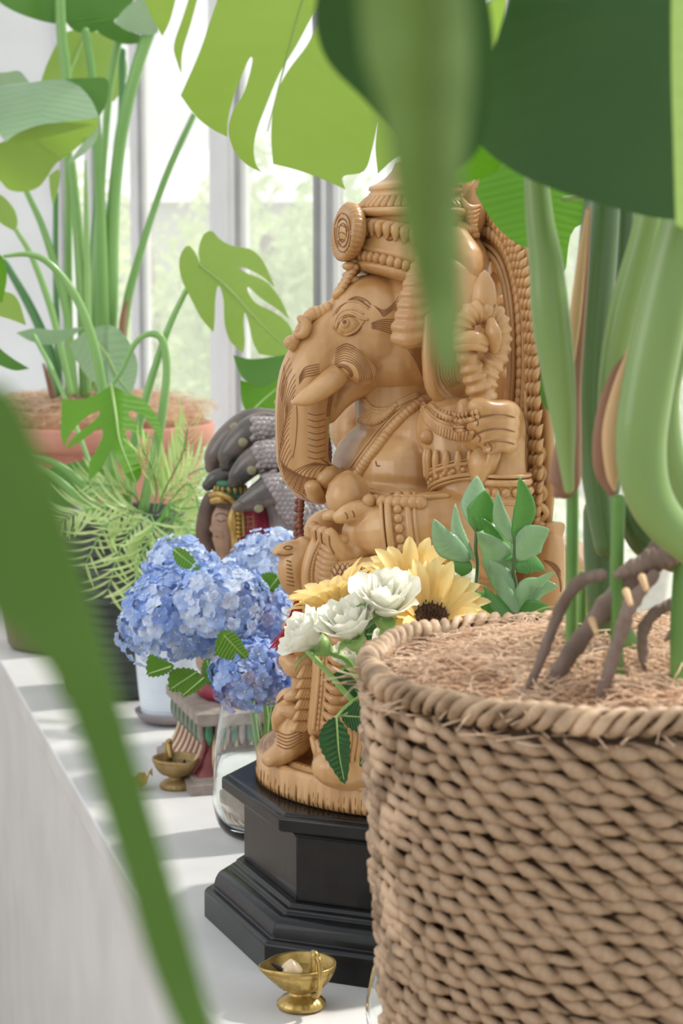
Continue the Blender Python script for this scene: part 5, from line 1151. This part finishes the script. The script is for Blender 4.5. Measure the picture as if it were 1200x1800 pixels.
# ------------------------------------------------------------------ blue hydrangeas
def petmat(name, a, b, tr=.3): return mat(name, a, b, 30, .55, trans=tr)
hy = [petmat('hydrangea_blue', (.30, .44, .80), (.50, .63, .90)), petmat('hydrangea_pale', (.54, .67, .90), (.74, .81, .94)), petmat('hydrangea_deep', (.20, .33, .72), (.36, .50, .84)), petmat('hydrangea_mauve', (.40, .42, .66), (.55, .54, .70))]
m_fc = mat('floret_centre', (.62, .66, .55), (.75, .76, .62), 30, .5); m_hst = mat('flower_stem', (.22, .40, .10), (.34, .52, .18), 20, .45)
flo = []
for m_ in hy:
    for k in range(2):
        g = G(); q = random.Random(k + 5)
        for p_ in range(4):
            a = p_ * math.pi / 2 + q.uniform(-.12, .12); ln = .0098 * q.uniform(.9, 1.1); w = .0062; rows = []
            for i, (t, ww, z) in enumerate(((.05, .15, 0), (.3, .7, .0006), (.62, 1, .0014), (.88, .66, .0010), (1.0, .12, -.0003))):
                rows.append([tuple(Matrix.Rotation(a, 3, 'Z') @ Vector((t * ln, e * ww * w * .9, z + .0018 * e * e * ww + .0008 * math.sin(p_ + k)))) for e in (-1, -.5, 0, .5, 1)])
            g.grid(rows)
        me = g.mesh('floret', m_); me.materials.append(m_fc); nf_ = len(me.polygons)
        bm = bmesh.new(); bm.from_mesh(me); r_ = bmesh.ops.create_icosphere(bm, subdivisions=1, radius=.0014)
        for v in r_['verts']:
            v.co.z += .001
            for f in v.link_faces: f.material_index = 1; f.smooth = True
        bm.to_mesh(me); bm.free(); flo.append(me)
def hydrangea(px, py, D, rp, n, label, pal, seed, sq=.85):
    c = P(px, py, D); rad = rp * D / F; q = random.Random(seed)
    t = thing('hydrangea', label, 'flower', c, 'blue hydrangea heads in the glass vase')
    top = Vector((VX + q.uniform(-.02, .02), VY + q.uniform(-.02, .02), .18)); G().tube([c, (c + top) / 2 + Vector((0, 0, .01)), top, Vector((VX + (top.x - VX) * -.6, VY, .05))], [.0025, .0032, .0036, .0036], 8).obj('stem', m_hst, t)
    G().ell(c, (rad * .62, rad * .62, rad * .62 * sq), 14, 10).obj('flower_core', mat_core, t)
    for i in range(n):
        z = 1 - 2 * (i + .5) / n; 
        if z < -.75: continue
        a = i * 2.39996; d = Vector((math.sqrt(1 - z * z) * math.cos(a), math.sqrt(1 - z * z) * math.sin(a), z))
        k = q.uniform(.80, 1.13) + .07 * math.sin(a * 3 + z * 5); nrm = (d + Vector((q.uniform(-.45, .45), q.uniform(-.45, .45), q.uniform(-.3, .45)))).normalized()
        xa = nrm.orthogonal().normalized(); M3 = Matrix((xa, nrm.cross(xa), nrm)).transposed() @ Matrix.Rotation(q.uniform(0, 1.6), 3, 'Z')
        pp = c + Vector((d.x * rad * k, d.y * rad * k, d.z * rad * k * sq))
        link('floret', flo[2 * q.choice(pal) + q.randrange(2)], t, M=Matrix.Translation(pp) @ M3.to_4x4() @ Matrix.Scale(q.uniform(.85, 1.25), 4))
    return t
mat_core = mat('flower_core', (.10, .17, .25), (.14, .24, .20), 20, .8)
hydrangea(306, 1088, 2.50, 90, 270, 'largest blue hydrangea head, furthest left, above the pale blue pot', (0, 0, 1, 1, 2), 1, .95)
hydrangea(388, 1062, 2.46, 78, 210, 'light blue hydrangea head in the middle below the dark face', (1, 0, 1), 2)
hydrangea(318, 1000, 2.60, 58, 130, 'hydrangea head at the top left of the blue bunch', (0, 1, 1), 5)
hydrangea(474, 990, 2.66, 64, 150, 'palest hydrangea head, at the back beside the wooden snake head', (1, 1, 0), 3)
hydrangea(446, 1186, 2.40, 72, 170, 'deep blue and mauve hydrangea head hanging low over the glass vase', (2, 0, 0, 3), 4)
hydrangea(462, 1098, 2.50, 74, 170, 'deep blue hydrangea head behind the red tassel', (2, 0, 3, 1), 6)
L_hyd = leafmat('hydrangea_leaf', (.12, .30, .03), (.22, .44, .06), .4, (.36, .60, .08), .4, 60, .4, .05); L_rose = leafmat('rose_leaf', (.025, .12, .03), (.05, .20, .05), .25, (.10, .32, .06), .35, 70, .4, .05)
hl = thing('hydrangea_leaves', 'serrated green leaves between the blue flower heads', 'leaf', P(360, 1120, 2.42)) 
def serr(pts, n=40, amp=2.2):
    c = cr(pts, n, True); o = []
    ce = c.mean(0)
    for i, p in enumerate(c):
        d = p - ce; d = d / (np.linalg.norm(d) + 1e-6); o.append(tuple(p + d * (amp if i % 2 else -amp * .4)) + (1,))
    return o
for pts, D, mid, lb in (([(304, 966), (328, 968), (350, 1000), (330, 1000), (312, 992)], 2.5, [(306, 967, 2), (345, 998)], 'leaf at the top of the bunch'), ([(385, 1113), (410, 1112), (428, 1135), (440, 1163), (410, 1160), (380, 1150)], 2.36, [(395, 1118, 2), (436, 1160)], 'leaf in the middle of the bunch'),
    ([(262, 1152), (285, 1160), (305, 1170), (290, 1185), (260, 1187)], 2.42, [(300, 1172, 2), (262, 1184)], 'leaf low on the left'), ([(300, 1180), (330, 1175), (350, 1185), (340, 1205), (320, 1215), (298, 1212)], 2.44, [(345, 1182, 2), (302, 1210)], None), ([(330, 1195), (355, 1188), (362, 1200), (345, 1215), (320, 1224)], 2.40, [(358, 1192, 2), (322, 1222)], 'light leaf at the bottom'),
    ([(360, 1160), (385, 1165), (395, 1190), (370, 1205), (355, 1185)], 2.42, [(365, 1162, 2), (375, 1200)], None), ([(465, 1008), (480, 1008), (494, 1020), (480, 1040), (455, 1062), (448, 1045), (452, 1020)], 2.48, [(490, 1014, 2), (455, 1058)], 'light leaf beside the snake head')):
    outline_leaf('leaf', serr(pts), (lambda D: lambda x, y: D)(D), L_hyd, hl, step=9, n_per=1, mid=mid, label=lb)
# ------------------------------------------------------------------ bouquet: sunflowers, roses, broad-leaved sprigs
m_sfp = petmat('sunflower_petal', (.90, .66, .24), (.94, .78, .38), .35); m_sfd = mat('sunflower_disc', (.05, .025, .012), (.12, .06, .03), 120, .9, .8, 300); m_sep = mat('sepal_green', (.08, .20, .05), (.14, .30, .08), 20, .5)
g = G(); rows = []
for t, w, z in ((0, .25, 0), (.25, .75, .002), (.55, 1, .004), (.8, .8, .003), (.94, .4, .001), (1, .05, -.0005)): rows.append([(t * .033, e * w * .0062, z + .0016 * e * e * w - .0006 * (abs(e) < .3)) for e in (-1, -.5, 0, .5, 1)])
sfp = g.grid(rows).mesh('petal', m_sfp)
g = G(); rows = []
for t, w, z in ((0, .5, 0), (.4, 1, .001), (.8, .5, .001), (1, .05, -.001)): rows.append([(t * .020, e * w * .0045, z + .0012 * e * e) for e in (-1, 0, 1)])
sep = g.grid(rows).mesh('sepal', m_sep)
def faceM(n, spin=0):
    n = Vector(n).normalized(); a = n.orthogonal().normalized(); return Matrix((a, n.cross(a), n)).transposed() @ Matrix.Rotation(spin, 3, 'Z')
def stem_to(t, c, n, m=None, r_=.0026):
    c = Vector(c); n = Vector(n).normalized(); G().tube([c, c - n * .03, Vector((UX, UY, .20)) * .5 + (c - n * .05) * .5, Vector((UX + (c.x - UX) * .08, UY + (c.y - UY) * .08, .19)), Vector((UX - (c.x - UX) * .1, UY, .03))], [r_, r_, r_ * 1.1, r_, r_], 8, N=24).obj('stem', m or m_hst, t)
def sunflower(px, py, D, n, label, s_=1.0, cup=.25, seed=0):
    c = P(px, py, D); M = faceM(n); q = random.Random(seed); t = thing('sunflower', label, 'flower', c, 'pale yellow sunflowers in the bouquet')
    g = G(); g.lathe([(.0005, -.012 * s_), (.008 * s_, -.010 * s_), (.013 * s_, -.003 * s_), (.014 * s_, .001), (.010 * s_, .003), (.005 * s_, .001), (.0005, .0005)], c, 28, M); g.obj('disc', m_sfd, t)
    g = G()
    for i in range(60):
        r0 = .013 * s_ * math.sqrt((i + .5) / 60); a = i * 2.4; p0 = Vector((r0 * math.cos(a), r0 * math.sin(a), .001)); g.tube([c + M @ p0, c + M @ (p0 * 1.05 + Vector((0, 0, .0045)))], [.0008, .0005], 4, N=2)
    g.obj('stamens', m_sfd, t, kind='stuff')
    for ring_, nn, cu in ((0, 17, cup), (1, 15, cup + .22)):
        for i in range(nn):
            a = 2 * math.pi * (i + .5 * ring_ + q.uniform(-.2, .2)) / nn; L_ = M @ Matrix.Rotation(a, 3, 'Z') @ Matrix.Rotation(-cu + q.uniform(-.14, .14), 3, 'Y')
            link('petal', sfp, t, M=Matrix.Translation(c + M @ Matrix.Rotation(a, 3, 'Z') @ Vector((.011 * s_, 0, .0))) @ L_.to_4x4() @ Matrix.Diagonal((s_ * q.uniform(.9, 1.12), s_, s_, 1)))
    for i in range(14):
        a = 2 * math.pi * i / 14; link('sepal', sep, t, M=Matrix.Translation(c + M @ Matrix.Rotation(a, 3, 'Z') @ Vector((.009 * s_, 0, -.006))) @ (M @ Matrix.Rotation(a, 3, 'Z') @ Matrix.Rotation(-cup * .8, 3, 'Y')).to_4x4() @ Matrix.Scale(s_, 4))
    stem_to(t, c - M @ Vector((0, 0, .010 * s_)), n, r_=.003)
sunflower(598, 1070, 1.86, (-.40, .05, .9), 'sunflower furthest left, seen from the side above the white roses', 1.25, .62, 1)
sunflower(758, 1085, 1.80, (.05, -.62, .75), 'sunflower facing forward with its dark centre at the basket rim', 1.25, .5, 2)
sunflower(726, 1040, 1.90, (-.15, -.45, .9), 'sunflower at the back below the carved forearm', 1.28, .55, 3)
sunflower(797, 998, 1.90, (.15, .1, 1), 'half open small sunflower bud near the green sprig', .55, 1.2, 4)
m_rose = petmat('rose_petal', (.92, .91, .78), (.96, .95, .88), .3)
def rosepetal(r_, h, open_):
    g = G(); rows = []
    for i in range(6):
        t = i / 5; rr = r_ * (.25 + .75 * math.sin(min(1, t * 1.25) * math.pi / 2)) + open_ * r_ * max(0, t - .6) ** 1.5 * 3; hw = (1.15 * math.sin(math.pi * (.18 + .72 * t)) + .12)
        rows.append([(rr * math.cos(e * hw), rr * math.sin(e * hw), h * t + .0012 * math.sin(e * 5 + r_ * 900) * t - .10 * h * e * e * t) for e in np.linspace(-1, 1, 8)])
    return g.grid(rows).mesh('petal', m_rose)
rp_ = [(rosepetal(.0035, .024, .0), 3), (rosepetal(.0062, .0250, .05), 4), (rosepetal(.0092, .0250, .13), 5), (rosepetal(.0122, .0240, .26), 5), (rosepetal(.0148, .0205, .5), 5)]
def rose(px, py, D, n, label, s_=1.0, layers=5, seed=0):
    c = P(px, py, D); M = faceM(n); q = random.Random(seed); t = thing('white_rose', label, 'flower', c, 'greenish white roses in the bouquet')
    b0 = c - M @ Vector((0, 0, .011 * s_))
    for li, (me, nn) in enumerate(rp_[:layers]):
        for i in range(nn):
            a = 2 * math.pi * (i + .37 * li + q.uniform(-.12, .12)) / nn
            link('petal', me, t, M=Matrix.Translation(b0) @ (M @ Matrix.Rotation(a, 3, 'Z') @ Matrix.Rotation(q.uniform(-.08, .12), 3, 'Y')).to_4x4() @ Matrix.Scale(s_ * q.uniform(.94, 1.06), 4))
    g = G(); g.lathe([(.0005, -.012 * s_), (.004 * s_, -.010 * s_), (.0075 * s_, -.004 * s_), (.008 * s_, .002 * s_), (.004 * s_, .004 * s_)], b0, 16, M); g.obj('hip', m_hst, t)
    for i in range(5):
        a = 2 * math.pi * i / 5 + q.random(); link('sepal', sepl, t, M=Matrix.Translation(b0) @ (M @ Matrix.Rotation(a, 3, 'Z') @ Matrix.Rotation(-.35 + q.uniform(-.3, .5), 3, 'Y')).to_4x4() @ Matrix.Scale(s_, 4))
    stem_to(t, b0 - M @ Vector((0, 0, .010 * s_)), n)
g = G(); rows = []
for t_, w, z in ((0, .5, 0), (.35, 1, .001), (.8, .35, .002), (1, .05, 0)): rows.append([(.004 + t_ * .022, e * w * .0042, z + .001 * e * e) for e in (-1, 0, 1)])
sepl = g.grid(rows).mesh('sepal', m_hst)
rose(538, 1117, 1.78, (-.7, -.2, .55), 'white rose furthest left, leaning out beside the red tassel', 1.3, 5, 1)
rose(612, 1095, 1.76, (-.25, -.35, .8), 'white rose in front of the leftmost sunflower', 1.35, 5, 2)
rose(678, 1052, 1.77, (.05, -.45, .85), 'largest ruffled white rose between the sunflowers', 1.5, 5, 3)
rose(812, 1022, 1.86, (.1, -.2, .95), 'white rose below the green sprig', .95, 4, 4)
rose(612, 1155, 1.82, (-.3, -.4, .7), 'white rose bud low under the other white roses', .85, 4, 5)
rose(688, 1135, 1.84, (.1, -.5, .6), 'white rose half hidden behind the basket rim', 1.0, 5, 6)
L_rus = leafmat('sprig_leaf', (.09, .27, .07), (.17, .40, .13), .4, (.32, .58, .16), .25, 40, .1); L_rusl = leafmat('sprig_leaf_light', (.26, .44, .24), (.42, .60, .38), .35, (.45, .66, .34), .25, 40, .1)
def sprig(base, leaves, stem, label):
    t = thing('ruscus_sprig', label, 'foliage', P(*base)); g = G().tube([P(*q) for q in stem] + [Vector((UX, UY, .19)), Vector((UX, UY, .04))], [.0012] + [.0018] * (len(stem) + 1), 8, N=24); g.obj('stem', m_stemd, t)
    for (x0, y0, x1, y1, w, m_, bend, dd) in leaves:
        a = P(x0, y0, base[2]); b_ = P(x1, y1, base[2] + dd); md = (a + b_) / 2; sd = (b_ - a).cross(Vector((0, 1, 0))).normalized() * bend * (b_ - a).length
        blade('leaf', [a, a * .65 + b_ * .35 + sd * .8, md + sd, a * .3 + b_ * .7 + sd * .8, b_], 1.25 * w * base[2] / F, 1.25 * w * base[2] / F, m_, t, 8, 16, .28, (0, -1, .15), tip=.85, thick=.0004)
sprig((838, 960, 1.84), [(838, 930, 838, 836, 30, L_rusl, .02, .02), (836, 935, 852, 862, 30, L_rus, -.04, -.01), (826, 985, 762, 912, 26, L_rusl, .12, 0), (832, 985, 800, 885, 14, L_rusl, .1, .03), (830, 1000, 792, 1000, 20, L_rus, -.1, 0), (884, 1048, 838, 935, 34, L_rusl, -.12, -.03), (870, 1010, 846, 910, 20, L_rus, -.12, -.01), (845, 960, 870, 920, 22, L_rusl, .05, .03)], [(838, 900, 1.84), (836, 960, 1.84), (832, 1060, 1.84)], 'left green leafy sprig rising in front of the carved arm')
sprig((905, 1010, 1.82), [(902, 955, 874, 865, 16, L_rusl, .08, 0), (903, 955, 912, 838, 22, L_rus, -.12, -.01), (905, 985, 965, 930, 34, L_rusl, .1, -.01), (903, 1000, 958, 1003, 22, L_rus, .2, .01), (895, 985, 865, 945, 22, L_rus, -.1, .03), (870, 1080, 820, 1040, 40, L_rus, .1, .02), (915, 1078, 880, 1010, 18, L_rusl, .1, -.02), (905, 1090, 850, 1030, 14, L_rus, .05, -.03), (900, 1070, 980, 1030, 26, L_rusl, .15, -.01), (912, 1090, 968, 1068, 20, L_rus, .12, -.02), (930, 1060, 975, 1005, 12, L_rusl, .1, -.02), (895, 1060, 860, 985, 20, L_rusl, -.12, 0)], [(905, 940, 1.82), (902, 1000, 1.82), (892, 1090, 1.82)], 'right green leafy sprig behind the basket rim')
rl = thing('rose_foliage', 'dark green toothed rose leaves hanging below the white roses beside the basket', 'foliage', P(630, 1250, 1.76))
for pts, D, mid, lb in (([(590, 1262), (612, 1290), (614, 1330), (606, 1377), (580, 1345), (562, 1310), (566, 1280)], 1.72, [(591, 1264, 2), (595, 1320), (604, 1370)], 'leaf hanging lowest'), ([(600, 1250), (620, 1235), (650, 1232), (662, 1255), (655, 1280), (625, 1285), (605, 1270)], 1.75, [(602, 1258, 2), (655, 1262)], None),
    ([(578, 1190), (600, 1180), (625, 1175), (632, 1195), (622, 1215), (595, 1210)], 1.80, [(628, 1180, 2), (582, 1195)], None), ([(630, 1185), (645, 1175), (655, 1200), (648, 1225), (632, 1215)], 1.82, [(640, 1178, 2), (644, 1222)], None), ([(632, 1340), (650, 1300), (660, 1290), (655, 1310), (640, 1345)], 1.72, [(658, 1292, 2), (634, 1342)], None),
    ([(640, 1110), (660, 1095), (690, 1100), (700, 1120), (670, 1130), (650, 1128)], 1.86, [(645, 1115, 2), (698, 1112)], None), ([(600, 1190), (625, 1200), (640, 1225), (615, 1228), (598, 1210)], 1.83, [(602, 1192, 2), (636, 1224)], None), ([(632, 1285), (655, 1282), (668, 1292), (650, 1298)], 1.78, [(634, 1287, 2), (666, 1292)], None)):
    outline_leaf('leaf', serr(pts, 44, 1.8), (lambda D: lambda x, y: D + .0003 * (x - 600))(D), L_rose, rl, step=9, n_per=1, mid=mid, label=lb)
for pts, r_ in (([(540, 1145, 1.77), (565, 1170, 1.77), (600, 1210, 1.77), (650, 1265, 1.77)], .0026), ([(590, 1262, 1.73), (610, 1240, 1.75), (640, 1220, 1.77), (690, 1200, 1.78)], .0014), ([(602, 1258, 1.75), (625, 1245, 1.76), (690, 1240, 1.78)], .0013), ([(628, 1180, 1.8), (660, 1190, 1.79), (700, 1230, 1.78)], .0014), ([(610, 1170, 1.8), (640, 1210, 1.79), (690, 1270, 1.78)], .002)):
    G().tube([P(*q) for q in pts], r_, 8, N=16).obj('stem', m_hst, rl)

# ------------------------------------------------------------------ oil lamps, dry leaf, prayer beads
m_brass = mat('aged_brass', (.36, .24, .07), (.52, .37, .13), 70, .35, .4, 160, metal=.75); m_brassd = mat('dull_brass', (.28, .18, .07), (.40, .28, .12), 60, .5, .4, 140, metal=.5)
m_wax = mat('melted_wax', (.55, .40, .22), (.66, .52, .34), 30, .2, coat=.5); m_char = mat('charred_wick', (.01, .01, .01), (.03, .02, .02), 60, .9); m_oil = mat('oil', (.30, .18, .05), (.38, .24, .08), 20, .08, coat=1)
def lamp(c, s_, lipa, m_, label, handle_a, wax):
    t = thing('oil_lamp', label, 'lamp', c); c = Vector(c)
    em = lambda i, th, z: (.0008 * abs(math.sin(th * 11)) if 8 < i < 15 else .0007 * abs(math.sin(th * 9)) if 1 < i < 5 else 0) * s_ + (.010 * max(0, math.cos(th - lipa)) ** 12 * max(0, z - .028) / .018 * s_)
    pr = [(.0005, .0), (.0225, .0), (.024, .003), (.0235, .006), (.019, .010), (.013, .013), (.0105, .0155), (.0115, .017), (.016, .019), (.022, .022), (.027, .027), (.0305, .033), (.033, .039), (.0325, .040), (.034, .041), (.0345, .045), (.0325, .0455), (.030, .043), (.026, .034), (.018, .026), (.0005, .023)]
    G().lathe([(a * s_, z * s_) for a, z in pr], c, 90, disp=em).obj('bowl', m_, t)
    G().lathe([(.0265 * s_, .0355 * s_), (.012 * s_, .0352 * s_), (.0005, .0352 * s_)], c, 36).obj('oil', m_oil, t)
    h = Vector((math.cos(handle_a), math.sin(handle_a), 0)); q = [c + h * r_ * s_ + Vector((0, 0, z * s_)) for r_, z in ((.028, .040), (.030, .056), (.037, .060), (.041, .050), (.040, .034), (.036, .024), (.028, .020))]
    g = G().tube(q, [.0030 * s_, .0028 * s_, .0028 * s_, .0028 * s_, .0026 * s_, .0024 * s_, .0028 * s_], 10, N=30); g.tube([q[0] + h * -.004, q[1] + Vector((0, 0, .004 * s_)), q[1] + h * -.004 + Vector((0, 0, .007 * s_))], [.004 * s_, .0046 * s_, .003 * s_], 10); g.obj('handle', m_brass, t, label='curled handle')
    l_ = Vector((math.cos(lipa), math.sin(lipa), 0))
    w = c + l_ * .024 * s_ + Vector((0, 0, .037 * s_)); G().tube([w, w + Vector((.002, 0, .004)), w + l_ * .006 + Vector((0, 0, .010 * s_))], [.0022, .0026, .0012], 8).obj('wick', m_char, t)
    if wax:
        p = c + Vector((-.010, -.002, .038)) * s_; g = G().lathe([(.011 * s_, -.004), (.0115 * s_, .001), (.008 * s_, .006 * s_), (.003 * s_, .010 * s_), (.0005, .0115 * s_)], p, 24); g.obj('wax', m_wax, t)
q = L(529, 1778); lamp((q.x, q.y + .012, .0005), 1.0, R(200), m_brass, 'shiny brass oil lamp with melted wax at the bottom of the picture', R(-62), True)
q = L(309, 1388); lamp((q.x, q.y + .01, .0005), .98, R(-62), m_brassd, 'duller brass oil lamp on the ledge below the pale blue pot', R(115), False)
m_dry = mat('dry_leaf', (.50, .26, .06), (.66, .40, .14), 40, .7, trans=.3)
g = G(); q = L(236, 1388); rows = []
for i in range(12):
    t = i / 11; w = .016 * math.sin(math.pi * (.08 + .86 * t)) * (1 + .35 * (-1) ** i)
    rows.append([(q.x - .022 + t * .048, q.y + e * w, .003 + .010 * e * e + .005 * math.sin(t * 9 + e * 2) + .004 + (.012 * (t > .85))) for e in (-1, -.5, 0, .5, 1)])
tag(g.grid(rows).obj('dry_leaf', m_dry), 'small crumpled orange dry leaf lying on the white ledge', 'leaf')
m_bead = mat('rudraksha_bead', (.16, .045, .025), (.26, .09, .05), 200, .6, .8, 500); m_red = mat('red_thread', (.42, .01, .03), (.62, .03, .06), 60, .5)
pb = thing('prayer_beads', 'string of rough brown beads with a red tassel hanging from the carved statue', 'beads', S(530, 870, .0))
b1 = G().ell((0, 0, 0), (.0040, .0040, .0040), 10, 8).mesh('bead', m_bead)
def beads(pts):
    a = [S(*q) for q in pts]; ln = sum((a[i + 1] - a[i]).length for i in range(len(a) - 1)); n = int(ln / .0078) + 1
    for p in cr([tuple(x) for x in a], n): link('bead', b1, pb, M=Matrix.Translation(Vector(p)) @ Matrix.Rotation(p[2] * 300, 4, 'X'))
beads([(573, 765, .005), (577, 790, .005), (575, 815, .0), (556, 846, -.045), (532, 868, -.05), (529, 890, -.04), (527, 920, -.03), (530, 950, -.02), (533, 962, .02)]); beads([(524, 868, -.06), (522, 900, -.05), (521, 935, -.04), (523, 955, -.03)])
G().tube([S(528, 1030, .045), S(527, 1040, .05), S(524, 1052, .055)], [.003, .005, .004], 10).obj('tassel_knot', m_red, pb)
g = G(); q = random.Random(9)
for i in range(110):
    a = q.uniform(-1, 1); b_ = q.uniform(-1, 1); k = q.uniform(.88, 1.05)
    g.tube([S(526 + a * 3, 1042, .055 + .003 * b_), S(522 + a * 9, 1070, .060 + .006 * b_), S(512 + a * 15, 1070 + 42 * k, .064 + .009 * b_), S(496 + a * 20 + q.uniform(-4, 4), 1070 + 74 * k + a * 6, .062 + .012 * b_)], .00045, 4, N=8, round_=False)
g.obj('tassel', m_red, pb, kind='stuff')
